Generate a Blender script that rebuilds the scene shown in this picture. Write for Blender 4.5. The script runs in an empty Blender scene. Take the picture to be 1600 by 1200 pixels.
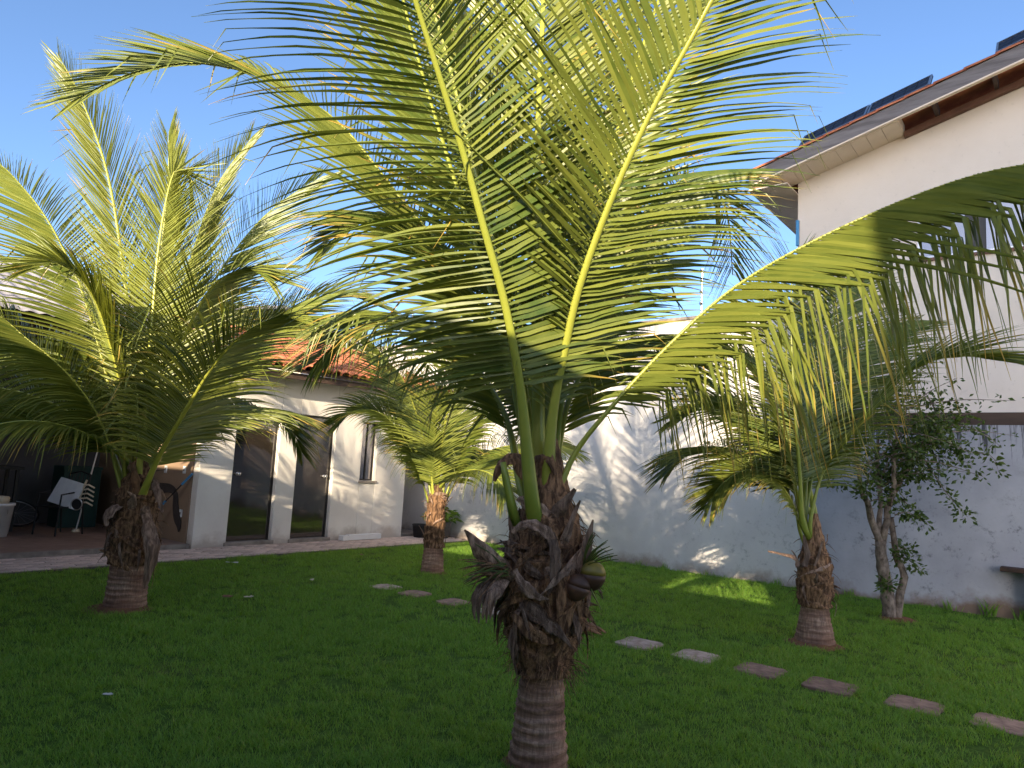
import bpy, bmesh, math, random
from mathutils import Vector, Matrix, noise
R = math.radians
random.seed(7)
scene = bpy.context.scene
col = scene.collection

# ------------------------------------------------------------------ camera
FPX, EYE = 1101.0, 1.55            # focal length in photo pixels (1600 wide), eye height
PITCH, ROLL = R(6.7), R(3.1)
cam_d = bpy.data.cameras.new('camera')
cam_d.sensor_width = 36.0
cam_d.lens = FPX / 1600 * 36.0
cam_d.clip_end = 2000
cam_d.clip_start = 0.05
cam = bpy.data.objects.new('camera', cam_d)
col.objects.link(cam)
CAM_ROT = Matrix.Rotation(math.pi / 2 + PITCH, 3, 'X') @ Matrix.Rotation(ROLL, 3, 'Z')
cam.matrix_world = Matrix.Translation((0, 0, EYE)) @ CAM_ROT.to_4x4()
scene.camera = cam

# ------------------------------------------------------------------ sky, sun, exposure
SUN_AZ, SUN_EL = R(15.7), R(17.6)  # sunlight travels 15.7 deg right of straight ahead
world = bpy.data.worlds.new('World')
scene.world = world
world.use_nodes = True
wn = world.node_tree
bg = wn.nodes['Background']
sky = wn.nodes.new('ShaderNodeTexSky')
sky.sky_type = 'NISHITA'
sky.sun_disc = False
sky.sun_elevation = SUN_EL
sky.sun_rotation = math.pi + SUN_AZ
sky.altitude = 300
sky.air_density = 0.8
sky.dust_density = 2.2
sky.ozone_density = 3.5
wn.links.new(sky.outputs[0], bg.inputs[0])
bg.inputs[1].default_value = 0.15
sun_d = bpy.data.lights.new('sun', 'SUN')
sun_d.energy = 4.9
sun_d.angle = R(0.53)
sun_d.color = (1.0, 0.84, 0.60)
sun = bpy.data.objects.new('sun', sun_d)
col.objects.link(sun)
sun_dir = Vector((math.sin(SUN_AZ) * math.cos(SUN_EL), math.cos(SUN_AZ) * math.cos(SUN_EL), -math.sin(SUN_EL)))
sun.rotation_euler = sun_dir.to_track_quat('-Z', 'Y').to_euler()
sun.location = (-10, -30, 20)
scene.view_settings.view_transform = 'Standard'
scene.view_settings.look = 'None'
scene.view_settings.gamma = 1.0
scene.view_settings.exposure = 1.2
scene.view_settings.use_curve_mapping = False
scene.cycles.max_bounces = 8
scene.cycles.transparent_max_bounces = 8

# ------------------------------------------------------------------ frames of reference
A = R(39)                          # the yard is turned against the view
UX, VX = Vector((math.sin(A), math.cos(A), 0)), Vector((-math.cos(A), math.sin(A), 0))
YAW = math.pi / 2 - A              # local x runs along u, local y along v
def uv(u, v, z=0.0): return UX * u + VX * v + Vector((0, 0, z))
def ray(px, py): return CAM_ROT @ Vector(((px - 800) / FPX, -(py - 600) / FPX, -1))
def at(px, py, depth):             # point seen at a photo pixel, at a distance straight ahead
    r = ray(px, py); return Vector((0, 0, EYE)) + r * (depth / r.y)
def ground(px, py, z=0.0):
    r = ray(px, py); return Vector((0, 0, EYE)) + r * ((z - EYE) / r.z)

# ------------------------------------------------------------------ mesh helper
class MB:
    def __init__(s): s.v = []; s.f = []; s.t = []; s.smooth = False
    def add(s, vs, fs, tint=None):
        b = len(s.v); s.v.extend([tuple(p) for p in vs])
        s.f.extend([tuple(i + b for i in f) for f in fs])
        s.t.extend(tint if tint else [(0, .5, 0, 1)] * len(vs))
    def box(s, x0, x1, y0, y1, z0, z1, m=None):
        vs = [Vector((x, y, z)) for z in (z0, z1) for x, y in ((x0, y0), (x1, y0), (x1, y1), (x0, y1))]
        if m: vs = [m @ p for p in vs]
        s.add(vs, [(3, 2, 1, 0), (4, 5, 6, 7), (0, 1, 5, 4), (1, 2, 6, 5), (2, 3, 7, 6), (3, 0, 4, 7)])
    def tube(s, pts, rad, n=8, cap=True, tint=None, flat=1.0, nrm=None):
        pts = [Vector(p) for p in pts]
        if not isinstance(rad, (list, tuple)): rad = [rad] * len(pts)
        vs = []; fs = []; tt = []
        ref = None
        for i, p in enumerate(pts):
            d = (pts[min(i + 1, len(pts) - 1)] - pts[max(i - 1, 0)])
            d = d.normalized() if d.length > 1e-9 else Vector((0, 0, 1))
            if nrm: ref = nrm[i]
            elif ref is None:
                ref = Vector((0, 0, 1)) if abs(d.z) < .9 else Vector((1, 0, 0))
            ref = (ref - d * ref.dot(d))
            ref = ref.normalized() if ref.length > 1e-6 else d.orthogonal().normalized()
            sd = d.cross(ref)
            for k in range(n):
                a = 2 * math.pi * k / n
                vs.append(p + sd * math.cos(a) * rad[i] + ref * math.sin(a) * rad[i] * flat)
                tt.append(tint[i] if tint else (i / max(1, len(pts) - 1), .5, 0, 1))
        for i in range(len(pts) - 1):
            for k in range(n):
                a, b = i * n + k, i * n + (k + 1) % n
                fs.append((a, b, b + n, a + n))
        if cap:
            fs.append(tuple(range(n - 1, -1, -1))); fs.append(tuple(range(len(vs) - n, len(vs))))
        s.add(vs, fs, tt)
    def lathe(s, prof, n=24, c=(0, 0), cap=True, fn=None):
        vs = []; fs = []
        for r, z in prof:
            for k in range(n):
                a = 2 * math.pi * k / n
                q = r + (fn(a, z, r) if fn else 0)
                vs.append((c[0] + q * math.cos(a), c[1] + q * math.sin(a), z))
        for i in range(len(prof) - 1):
            for k in range(n):
                a, b = i * n + k, i * n + (k + 1) % n
                fs.append((a, b, b + n, a + n))
        if cap:
            fs.append(tuple(range(n - 1, -1, -1))); fs.append(tuple(range(len(vs) - n, len(vs))))
        s.add(vs, fs)
    def mesh(s, name, m=None, smooth=False):
        me = bpy.data.meshes.new(name)
        me.from_pydata(s.v, [], s.f)
        at_ = me.attributes.new('tint', 'FLOAT_COLOR', 'POINT')
        at_.data.foreach_set('color', [x for t in s.t for x in t])
        if m: me.materials.append(m)
        if smooth: me.polygons.foreach_set('use_smooth', [True] * len(me.polygons))
        me.update()
        return me
    def build(s, name, m, parent=None, smooth=False, bevel=0):
        o = bpy.data.objects.new(name, s.mesh(name, m, smooth))
        col.objects.link(o)
        if parent: o.parent = parent
        if bevel:
            b = o.modifiers.new('bevel', 'BEVEL'); b.width = bevel; b.segments = 2; b.limit_method = 'ANGLE'
        return o
def box(name, m, parent, *a, bevel=0):
    b = MB(); b.box(*a); return b.build(name, m, parent, bevel=bevel)
def tag(o, label=None, cat=None, group=None, kind=None):
    if label: o['label'] = label
    if cat: o['category'] = cat
    if group: o['group'] = group
    if kind: o['kind'] = kind
    return o
def empty(name, loc=(0, 0, 0), rz=0.0):
    o = bpy.data.objects.new(name, None); o.location = loc; o.rotation_euler = (0, 0, rz)
    o.empty_display_size = .2
    col.objects.link(o); return o
def inst(name, me, parent=None, loc=(0, 0, 0), rot=(0, 0, 0), scl=(1, 1, 1)):
    o = bpy.data.objects.new(name, me); o.location = loc; o.rotation_euler = rot; o.scale = scl
    col.objects.link(o); o.parent = parent
    return o
def smoothpath(pts, n):            # Catmull-Rom, evenly resampled
    P = [Vector(p) for p in pts]
    P = [P[0] * 2 - P[1]] + P + [P[-1] * 2 - P[-2]]
    out = []
    for i in range(1, len(P) - 2):
        for k in range(16):
            t = k / 16
            a, b, c, d = P[i - 1], P[i], P[i + 1], P[i + 2]
            out.append(.5 * ((2 * b) + (c - a) * t + (2 * a - 5 * b + 4 * c - d) * t * t + (3 * b - a - 3 * c + d) * t ** 3))
    out.append(P[-2])
    L = [0]
    for i in range(1, len(out)): L.append(L[-1] + (out[i] - out[i - 1]).length)
    res = []; j = 0
    for k in range(n + 1):
        s = L[-1] * k / n
        while j < len(L) - 2 and L[j + 1] < s: j += 1
        t = (s - L[j]) / max(1e-9, L[j + 1] - L[j])
        res.append(out[j].lerp(out[j + 1], min(1, t)))
    return res, L[-1]

# ------------------------------------------------------------------ materials
def nodes(name):
    m = bpy.data.materials.new(name); m.use_nodes = True
    t = m.node_tree; return m, t, t.nodes['Principled BSDF']
def N(t, kind, **kw):
    n = t.nodes.new(kind)
    for k, v in kw.items():
        if k[0] == 'i' and k[1:].isdigit(): n.inputs[int(k[1:])].default_value = v
        elif k in n.inputs.keys() if hasattr(n.inputs, 'keys') else False: n.inputs[k].default_value = v
        else: setattr(n, k, v)
    return n
def ramp(t, src, stops):
    r = t.nodes.new('ShaderNodeValToRGB')
    e = r.color_ramp.elements
    while len(e) > 1: e.remove(e[-1])
    e[0].position = stops[0][0]; e[0].color = (*stops[0][1], 1)
    for p, c in stops[1:]:
        q = e.new(p); q.color = (*c, 1)
    t.links.new(src, r.inputs[0]); return r
def mixc(t, fac, a, b, mode='MIX'):
    n = t.nodes.new('ShaderNodeMix'); n.data_type = 'RGBA'; n.blend_type = mode
    if isinstance(fac, (int, float)): n.inputs[0].default_value = fac
    else: t.links.new(fac, n.inputs[0])
    for s, x in ((6, a), (7, b)):
        if isinstance(x, tuple): n.inputs[s].default_value = (*x, 1)
        else: t.links.new(x, n.inputs[s])
    return n.outputs[2]
def mathn(t, op, a, b=None):
    n = t.nodes.new('ShaderNodeMath'); n.operation = op
    for i, x in enumerate((a, b)):
        if x is None: continue
        if isinstance(x, (int, float)): n.inputs[i].default_value = x
        else: t.links.new(x, n.inputs[i])
    return n.outputs[0]
def coords(t, kind='Object', scale=(1, 1, 1)):
    c = t.nodes.new('ShaderNodeTexCoord'); mp = t.nodes.new('ShaderNodeMapping')
    mp.inputs['Scale'].default_value = scale
    t.links.new(c.outputs[kind], mp.inputs[0]); return mp.outputs[0]
def noisetex(t, vec, scale, detail=4, rough=.55):
    n = t.nodes.new('ShaderNodeTexNoise'); n.inputs['Scale'].default_value = scale
    n.inputs['Detail'].default_value = detail; n.inputs['Roughness'].default_value = rough
    t.links.new(vec, n.inputs['Vector']); return n.outputs[0]
def bump(t, p, h, strength=.3, dist=.01):
    b = t.nodes.new('ShaderNodeBump'); b.inputs['Strength'].default_value = strength
    b.inputs['Distance'].default_value = dist
    t.links.new(h, b.inputs['Height']); t.links.new(b.outputs[0], p.inputs['Normal'])
def simple(name, c1, c2=None, scale=8, rough=.7, bmp=.2, bd=.01, metal=0, spec=.4, stretch=(1, 1, 1), rnd=0.0, lo=.35, hi=.65):
    m, t, p = nodes(name)
    c2 = c2 or tuple(x * .7 for x in c1)
    v = coords(t, 'Object', stretch)
    n = noisetex(t, v, scale, 6, .6)
    rr = ramp(t, n, [(lo, c2), (hi, c1)])
    out = rr.outputs[0]
    if rnd:
        oi = t.nodes.new('ShaderNodeObjectInfo')
        k = ramp(t, oi.outputs['Random'], [(0, (1 - rnd,) * 3), (1, (1 + rnd,) * 3)])
        out = mixc(t, 1.0, out, k.outputs[0], 'MULTIPLY')
    t.links.new(out, p.inputs['Base Color'])
    p.inputs['Roughness'].default_value = rough
    p.inputs['Metallic'].default_value = metal
    p.inputs['Specular IOR Level'].default_value = spec
    if bmp:
        n2 = noisetex(t, v, scale * 4, 5, .65)
        bump(t, p, n2, bmp, bd)
    return m
def leafmat(name, green, yellow, dry, rough=.42, trans=.3):
    m, t, p = nodes(name)
    a = t.nodes.new('ShaderNodeAttribute'); a.attribute_name = 'tint'
    sp = t.nodes.new('ShaderNodeSeparateColor'); t.links.new(a.outputs['Color'], sp.inputs[0])
    base = mixc(t, sp.outputs[1], green, yellow)
    n = noisetex(t, coords(t), 9, 3)
    base = mixc(t, ramp(t, n, [(.4, (0, 0, 0)), (.75, (.45,) * 3)]).outputs[0], base, yellow)
    # dried yellow to brown towards the tip of some leaflets
    tt = mathn(t, 'MULTIPLY', mathn(t, 'POWER', sp.outputs[0], 3.2), sp.outputs[2])
    base = mixc(t, ramp(t, tt, [(.12, (0, 0, 0)), (.55, (1, 1, 1))]).outputs[0], base, dry)
    t.links.new(base, p.inputs['Base Color'])
    p.inputs['Roughness'].default_value = rough
    p.inputs['Specular IOR Level'].default_value = .45
    tr = t.nodes.new('ShaderNodeBsdfTranslucent')
    t.links.new(mixc(t, 1.0, base, (1.25, 1.2, .6), 'MULTIPLY'), tr.inputs[0])
    mx = t.nodes.new('ShaderNodeMixShader'); mx.inputs[0].default_value = trans
    t.links.new(p.outputs[0], mx.inputs[1]); t.links.new(tr.outputs[0], mx.inputs[2])
    t.links.new(mx.outputs[0], t.nodes['Material Output'].inputs[0])
    return m
M = {}
M['leaf'] = leafmat('palm_leaf', (.070, .112, .020), (.24, .262, .050), (.46, .32, .07), .38, .24)
M['rachis'] = leafmat('palm_rachis', (.13, .20, .025), (.32, .33, .05), (.25, .16, .07), .35, .0)
M['dryleaf'] = leafmat('dry_leaf', (.30, .22, .08), (.36, .27, .09), (.25, .15, .06), .6, .25)
M['bushleaf'] = leafmat('bush_leaf', (.045, .09, .018), (.12, .17, .03), (.2, .15, .04), .4, .25)
M['plantleaf'] = leafmat('plant_leaf', (.10, .22, .03), (.25, .36, .05), (.2, .2, .04), .35, .3)
M['grass'] = leafmat('grass_blade', (.150, .310, .036), (.265, .435, .062), (.38, .30, .10), .5, .45)
# per tuft colour change for the grass
t = M['grass'].node_tree

def plaster(name, c1, c2, mould=0.0, dirt=0.0, top=2.43):
    m, t, p = nodes(name)
    v = coords(t)
    n = noisetex(t, v, 1.3, 6, .6)
    base = ramp(t, n, [(.3, c2), (.65, c1)]).outputs[0]
    n3 = noisetex(t, v, 14, 4, .6)
    base = mixc(t, ramp(t, n3, [(.62, (0, 0, 0)), (.75, (.25,) * 3)]).outputs[0], base, tuple(x * .6 for x in c2))
    sx = t.nodes.new('ShaderNodeSeparateXYZ'); t.links.new(v, sx.inputs[0])
    if dirt:                        # splashed red earth along the foot of the wall
        h = mathn(t, 'ADD', sx.outputs[2], mathn(t, 'MULTIPLY', noisetex(t, v, 1.1, 5, .7), -.9))
        f = ramp(t, h, [(0, (1, 1, 1)), (.18, (0, 0, 0))])
        f.color_ramp.elements[0].position = 0.0
        hh = mathn(t, 'ADD', mathn(t, 'MULTIPLY', h, 1.0), .42)
        t.links.new(hh, f.inputs[0])
        base = mixc(t, mathn(t, 'MULTIPLY', f.outputs[0], dirt), base, (.20, .11, .05))
    if mould:                       # black mould runs hanging from the wall top, and specks
        vs = coords(t, 'Object', (1, 9, .55))
        st = noisetex(t, vs, 1.4, 6, .7)
        h = mathn(t, 'ADD', st, mathn(t, 'MULTIPLY', mathn(t, 'SUBTRACT', sx.outputs[2], top), .22))
        f = ramp(t, h, [(.47, (0, 0, 0)), (.56, (1, 1, 1))])
        base = mixc(t, mathn(t, 'MULTIPLY', f.outputs[0], mould), base, (.035, .035, .04))
        sp = noisetex(t, v, 7, 8, .8)
        big = noisetex(t, v, .8, 2, .5)
        f2 = mathn(t, 'MULTIPLY', ramp(t, sp, [(.54, (0, 0, 0)), (.64, (1, 1, 1))]).outputs[0], ramp(t, big, [(.42, (0, 0, 0)), (.62, (1, 1, 1))]).outputs[0])
        base = mixc(t, mathn(t, 'MULTIPLY', f2, .7 * mould), base, (.06, .06, .06))
    t.links.new(base, p.inputs['Base Color'])
    p.inputs['Roughness'].default_value = .9
    p.inputs['Specular IOR Level'].default_value = .15
    bump(t, p, noisetex(t, v, 30, 6, .7), .25, .01)
    return m
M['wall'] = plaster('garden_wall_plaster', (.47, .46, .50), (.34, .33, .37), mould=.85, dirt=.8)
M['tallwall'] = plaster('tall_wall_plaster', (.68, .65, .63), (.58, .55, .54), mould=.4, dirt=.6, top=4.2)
M['bldg'] = plaster('outbuilding_plaster', (.80, .75, .68), (.70, .64, .58), dirt=.45)
M['cream'] = plaster('house_cream_plaster', (.74, .65, .57), (.69, .60, .52))
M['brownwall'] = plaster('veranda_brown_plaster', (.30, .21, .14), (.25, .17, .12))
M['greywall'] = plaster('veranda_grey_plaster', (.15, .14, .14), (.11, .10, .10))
M['ownhouse'] = plaster('own_house_plaster', (.66, .63, .58), (.6, .57, .52))
M['olive'] = plaster('olive_plaster', (.40, .38, .10), (.33, .31, .09))
M['paver'] = simple('paver_brick', (.66, .52, .44), (.47, .35, .29), 9, .9, .4, .006, rnd=.22)
M['mortar'] = simple('mortar', (.16, .13, .11), (.10, .08, .07), 12, .95)
M['stone'] = simple('stepping_stone', (.40, .25, .18), (.20, .12, .088), 11, .9, .5, .01, rnd=.25)
M['stone_pale'] = simple('pale_stepping_stone', (.58, .44, .35), (.32, .22, .17), 11, .9, .5, .01, rnd=.15)
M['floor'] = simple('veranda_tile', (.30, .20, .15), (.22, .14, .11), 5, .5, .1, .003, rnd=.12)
M['step'] = simple('concrete_step', (.30, .26, .22), (.17, .14, .12), 6, .9, .4, .01)
M['tile'] = simple('clay_tile', (.50, .17, .075), (.34, .10, .05), 6, .85, .3, .005, rnd=.25)
M['tileedge'] = simple('clay_tile_pale', (.52, .30, .18), (.38, .20, .12), 6, .85, .3, .005, rnd=.2)
M['sheet'] = simple('fibre_cement', (.36, .34, .36), (.26, .24, .25), 2.5, .85, .2, .005)
M['white'] = simple('white_paint', (.78, .77, .75), (.70, .69, .67), 4, .5, .05)
M['soffit'] = simple('soffit_board', (.82, .68, .54), (.74, .61, .48), 3, .6, .05)
M['fascia'] = simple('fascia_slate', (.21, .19, .19), (.12, .105, .105), 5, .75, .5, .01, stretch=(1, .3, 3))
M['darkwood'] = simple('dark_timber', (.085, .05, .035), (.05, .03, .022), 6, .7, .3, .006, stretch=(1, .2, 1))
M['redwood'] = simple('red_timber', (.20, .10, .07), (.14, .07, .05), 6, .7, .2)
M['alu'] = simple('aluminium', (.55, .55, .56), (.45, .45, .46), 20, .35, .05, metal=1)
M['bronze'] = simple('dark_frame', (.030, .026, .024), (.02, .018, .017), 20, .4, .05)
M['cells'] = simple('solar_cell', (.012, .014, .024), (.008, .009, .016), 6, .4, 0, spec=.25)
M['black'] = simple('black_iron', (.012, .012, .013), (.008, .008, .009), 12, .5, .2)
M['blue'] = simple('blue_plastic', (.05, .26, .52), (.04, .20, .42), 8, .4, .05)
M['navy'] = simple('navy_plastic', (.015, .03, .10), (.01, .02, .07), 8, .45, .05)
M['yellow'] = simple('yellow_plastic', (.50, .33, .03), (.4, .26, .02), 8, .45, .05)
M['green'] = simple('green_tarp', (.012, .05, .042), (.01, .036, .03), 8, .6, .2)
M['whitepl'] = simple('white_plastic', (.72, .73, .75), (.62, .63, .65), 8, .4, .05)
M['beige'] = simple('beige_plastic', (.62, .54, .40), (.52, .44, .32), 8, .5, .05)
M['shape'] = simple('dark_matte', (.055, .042, .038), (.035, .027, .025), 10, .95, .3)
M['rust'] = simple('rusty_metal', (.09, .045, .03), (.04, .025, .02), 14, .85, .4)
M['pot'] = simple('grey_pot', (.13, .12, .12), (.07, .07, .07), 8, .8, .3)
M['soil'] = simple('red_soil', (.23, .105, .05), (.13, .06, .03), 12, 1.0, .8, .02)
M['earth'] = simple('earth', (.16, .10, .06), (.09, .06, .035), 2, 1.0, .5)
M['bark'] = simple('bush_bark', (.34, .26, .21), (.09, .065, .05), 16, .95, .9, .012, stretch=(1, 1, .6))
M['coco_g'] = simple('coconut_green', (.22, .17, .03), (.11, .09, .025), 6, .4, .1)
M['coco_b'] = simple('coconut_brown', (.10, .048, .030), (.055, .028, .019), 7, .5, .3)
M['stalk'] = simple('green_stalk', (.10, .13, .025), (.06, .08, .02), 9, .5, .1)
M['boot'] = simple('old_leaf_base', (.48, .32, .235), (.18, .11, .078), 40, .85, 1.0, .02, stretch=(1, 1, .12), rnd=.4, lo=.42, hi=.64)
M['fibre'] = simple('palm_fibre', (.42, .235, .125), (.11, .056, .030), 38, .95, 1.0, .02, stretch=(1, 1, .22), rnd=.25, lo=.42, hi=.62)
M['husk'] = simple('husk', (.33, .17, .085), (.17, .085, .045), 14, .95, .8, .01)
def glassmat(name, c, rough=.05, ripple=.0):
    m, t, p = nodes(name)
    p.inputs['Base Color'].default_value = (*c, 1)
    p.inputs['Roughness'].default_value = rough
    p.inputs['Specular IOR Level'].default_value = .9
    p.inputs['IOR'].default_value = 1.6
    p.inputs['Coat Weight'].default_value = .4
    p.inputs['Coat Roughness'].default_value = .03
    if ripple: bump(t, p, noisetex(t, coords(t), 1.6, 1, .4), ripple, .05)
    return m
M['doorglass'] = glassmat('smoked_door_glass', (.034, .025, .020), .06, .10)
M['windowglass'] = glassmat('window_glass', (.06, .07, .09), .03, .04)
M['windowglass'].node_tree.nodes['Principled BSDF'].inputs['Metallic'].default_value = .75
M['windowglass'].node_tree.nodes['Principled BSDF'].inputs['Base Color'].default_value = (.24, .23, .25, 1)
# ringed palm trunk: scars run round the stem, fine cracks run along it
def trunkmat():
    m, t, p = nodes('palm_trunk')
    v = coords(t)
    sx = t.nodes.new('ShaderNodeSeparateXYZ'); t.links.new(v, sx.inputs[0])
    w = noisetex(t, v, 3, 4, .6)
    vs = coords(t, 'Object', (1, 1, 9))
    bands = noisetex(t, vs, 2.6, 4, .6)
    fine = noisetex(t, coords(t, 'Object', (1, 1, .12)), 60, 4, .6)
    base = ramp(t, bands, [(.32, (.15, .082, .058)), (.5, (.34, .20, .14)), (.68, (.54, .37, .27))]).outputs[0]
    base = mixc(t, ramp(t, fine, [(.4, (.55,) * 3), (.65, (0, 0, 0))]).outputs[0], base, (.08, .05, .04))
    base = mixc(t, ramp(t, w, [(.5, (0, 0, 0)), (.8, (.6,) * 3)]).outputs[0], base, (.26, .12, .07))
    t.links.new(base, p.inputs['Base Color'])
    p.inputs['Roughness'].default_value = .92
    p.inputs['Specular IOR Level'].default_value = .2
    bump(t, p, mathn(t, 'ADD', bands, mathn(t, 'MULTIPLY', fine, .6)), .8, .012)
    return m
M['trunk'] = trunkmat()
# lawn soil seen between the blades
def lawnmat():
    m, t, p = nodes('lawn_soil')
    v = coords(t)
    a = noisetex(t, v, .7, 5, .6); b = noisetex(t, v, 22, 5, .7)
    g = ramp(t, b, [(.3, (.040, .075, .012)), (.7, (.11, .20, .028))]).outputs[0]
    g = mixc(t, ramp(t, a, [(.60, (0, 0, 0)), (.78, (.8,) * 3)]).outputs[0], g, (.12, .10, .045))
    t.links.new(g, p.inputs['Base Color']); p.inputs['Roughness'].default_value = 1
    p.inputs['Specular IOR Level'].default_value = .1
    bump(t, p, b, .8, .03)
    return m
M['lawn'] = lawnmat()

# ================================================================== SETTING
U_WALL, V_BLD, V_PATH = 11.1, 10.85, 9.75
g_ = MB(); g_.add([(-400, -400, -.06), (400, -400, -.06), (400, 400, -.06), (-400, 400, -.06)], [(0, 1, 2, 3)])
tag(g_.build('ground', M['earth']), kind='structure')
yard = empty('yard_frame')  # removed below; only used to place the lawn
bpy.data.objects.remove(yard)
lw = MB()
nu, nv = 44, 60
for i in range(nu + 1):
    for j in range(nv + 1):
        u = -3 + (U_WALL + 3 - .02) * i / nu; v = -8 + (V_PATH + 8) * j / nv
        p = uv(u, v); z = .012 * noise.noise(Vector((u * .9, v * .9, 0)))
        lw.v.append((p.x, p.y, z - .006)); lw.t.append((0, .5, 0, 1))
for i in range(nu):
    for j in range(nv):
        a = i * (nv + 1) + j; lw.f.append((a, a + nv + 1, a + nv + 2, a + 1))
tag(lw.build('lawn', M['lawn'], smooth=True), kind='structure')

# paved path of small bricks along the outbuilding
path = MB(); path.box(-6, U_WALL - .01, V_PATH, V_BLD + .02, -.05, .012)
po = path.build('path', M['mortar']); po.rotation_euler = (0, 0, YAW); tag(po, kind='structure')
bl, bw = .205, .105
bb = MB(); bb.box(-bl / 2 + .005, bl / 2 - .005, -bw / 2 + .005, bw / 2 - .005, 0, .022)
paver_me = bb.mesh('paver', M['paver'])
rows = int((V_BLD - V_PATH) / bw)
cells = []
for r in range(rows):
    v = V_PATH + .03 + bw * (r + .5)
    k = 0
    u = -1.0 + (bl / 2 if r % 2 else 0)
    while u < U_WALL - .15:
        cells.append((u, v)); u += bl
def seen(p):
    q = CAM_ROT.transposed() @ (p - Vector((0, 0, EYE)))
    if q.z > -.2: return None
    return 800 + FPX * q.x / -q.z, 600 - FPX * q.y / -q.z
vis = []
rest = []
for (u, v) in cells:
    s = seen(uv(u, v))
    if s and -40 < s[0] < 1640: vis.append((uv(u, v).length, u, v))
    else: rest.append((u, v))
vis.sort()
for d, u, v in vis[:300]:
    inst('paver', paver_me, po, (u + random.uniform(-.003, .003), v + random.uniform(-.003, .003), .002 + random.uniform(-.004, .004)), (random.uniform(-.015, .015), random.uniform(-.01, .01), random.uniform(-.015, .015)))
rs = MB()
for u, v in rest + [(u, v) for d, u, v in vis[300:]]:
    z = .022 + random.uniform(-.003, .003)
    rs.box(u - bl / 2 + .005, u + bl / 2 - .005, v - bw / 2 + .005, v + bw / 2 - .005, .002, z)
ro = rs.build('pavers', M['paver'], po); tag(ro, kind='stuff')

# veranda floor, one step above the path
vf = MB(); vf.box(-6, 5.66, V_BLD + .02, 16, -.05, .085)
vo = vf.build('veranda_floor', M['step']); vo.rotation_euler = (0, 0, YAW); tag(vo, kind='structure')
tb = MB(); tb.box(-.222, .222, -.222, .222, 0, .012)
ftile = tb.mesh('floor_tile', M['floor'])
for i in range(8):
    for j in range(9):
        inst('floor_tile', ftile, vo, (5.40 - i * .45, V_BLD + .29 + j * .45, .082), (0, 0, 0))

# ---------------------------------------------------------------- the outbuilding with two dark doors
ob = empty('outbuilding', (0, 0, 0), YAW)
tag(ob, 'low white outbuilding with two dark glass doors and orange tiled roof', 'building')
W = MB()
fz = 3.0
def wallseg(u0, u1, z0, z1, v0=V_BLD, th=.18): W.box(u0, u1, v0, v0 + th, z0, z1)
D1, D2, WN = (6.25, 7.07), (7.45, 8.25), (8.89, 9.27)
wallseg(5.68, D1[0], 0, fz); wallseg(D1[1], D2[0], 0, fz); wallseg(D2[1], WN[0], 0, fz)
wallseg(WN[1], 10.07, 0, fz)
wallseg(D1[0], D1[1], 2.26, fz); wallseg(D2[0], D2[1], 2.28, fz)
wallseg(WN[0], WN[1], 0, 1.13); wallseg(WN[0], WN[1], 2.26, fz)
W.box(9.9, 10.07, V_BLD + .18, 15.8, 0, fz + .6)      # end wall on the passage
W.box(5.90, 9.9, 15.6, 15.8, 0, fz + 1.2)             # back wall
W.build('wall', M['bldg'], ob, bevel=.012)
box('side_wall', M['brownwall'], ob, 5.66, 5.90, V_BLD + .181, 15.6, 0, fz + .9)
def door(u0, u1, z1, knob_u, drop):
    d = box('door', M['doorglass'], ob, u0 + .025, u1 - .025, V_BLD + .10, V_BLD + .125, .105, z1 - .025)
    f = MB()
    f.box(u0 + .002, u0 + .028, V_BLD + .085, V_BLD + .14, .085, z1 - .002); f.box(u1 - .028, u1 - .002, V_BLD + .085, V_BLD + .14, .085, z1 - .002)
    f.box(u0 + .028, u1 - .028, V_BLD + .085, V_BLD + .14, z1 - .03, z1 - .002)
    f.build('frame', M['bronze'], d)
    k = MB()
    cx, cy, cz = knob_u, V_BLD + .10, 1.19
    k.tube([(cx, cy, cz), (cx, cy - .01, cz)], [.032, .032], 16)
    k.tube([(cx, cy - .009, cz), (cx, cy - .035, cz), (cx, cy - .045, cz), (cx, cy - .065, cz), (cx, cy - .078, cz), (cx, cy - .082, cz)], [.011, .012, .026, .031, .022, .004], 16)
    k.build('handle', M['alu'], d, smooth=True)
    s = MB(); s.box(u0 - .04, u1 + .04, V_BLD - .035, V_BLD + .17, -.02, .084)
    s.build('doorstep', M['step'], ob, bevel=.01)
    return d
door(D1[0], D1[1], 2.26, 6.39, 0); door(D2[0], D2[1], 2.28, 8.13, 0)
sl = box('window', M['windowglass'], ob, WN[0] + .02, WN[1] - .02, V_BLD + .11, V_BLD + .12, 1.16, 2.24)
M_ = MB()
for a in ((WN[0] + .002, WN[0] + .024), (WN[1] - .024, WN[1] - .002), ((WN[0] + WN[1]) / 2 - .01, (WN[0] + WN[1]) / 2 + .012)): M_.box(a[0], a[1], V_BLD + .09, V_BLD + .14, 1.132, 2.258)
M_.box(WN[0] + .024, WN[1] - .024, V_BLD + .092, V_BLD + .138, 1.133, 1.16); M_.box(WN[0] + .024, WN[1] - .024, V_BLD + .092, V_BLD + .138, 2.235, 2.257)
M_.build('frame', M['bronze'], sl)
box('sill', M['step'], sl, WN[0] - .03, WN[1] + .03, V_BLD - .03, V_BLD - .002, 1.09, 1.13)
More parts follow.
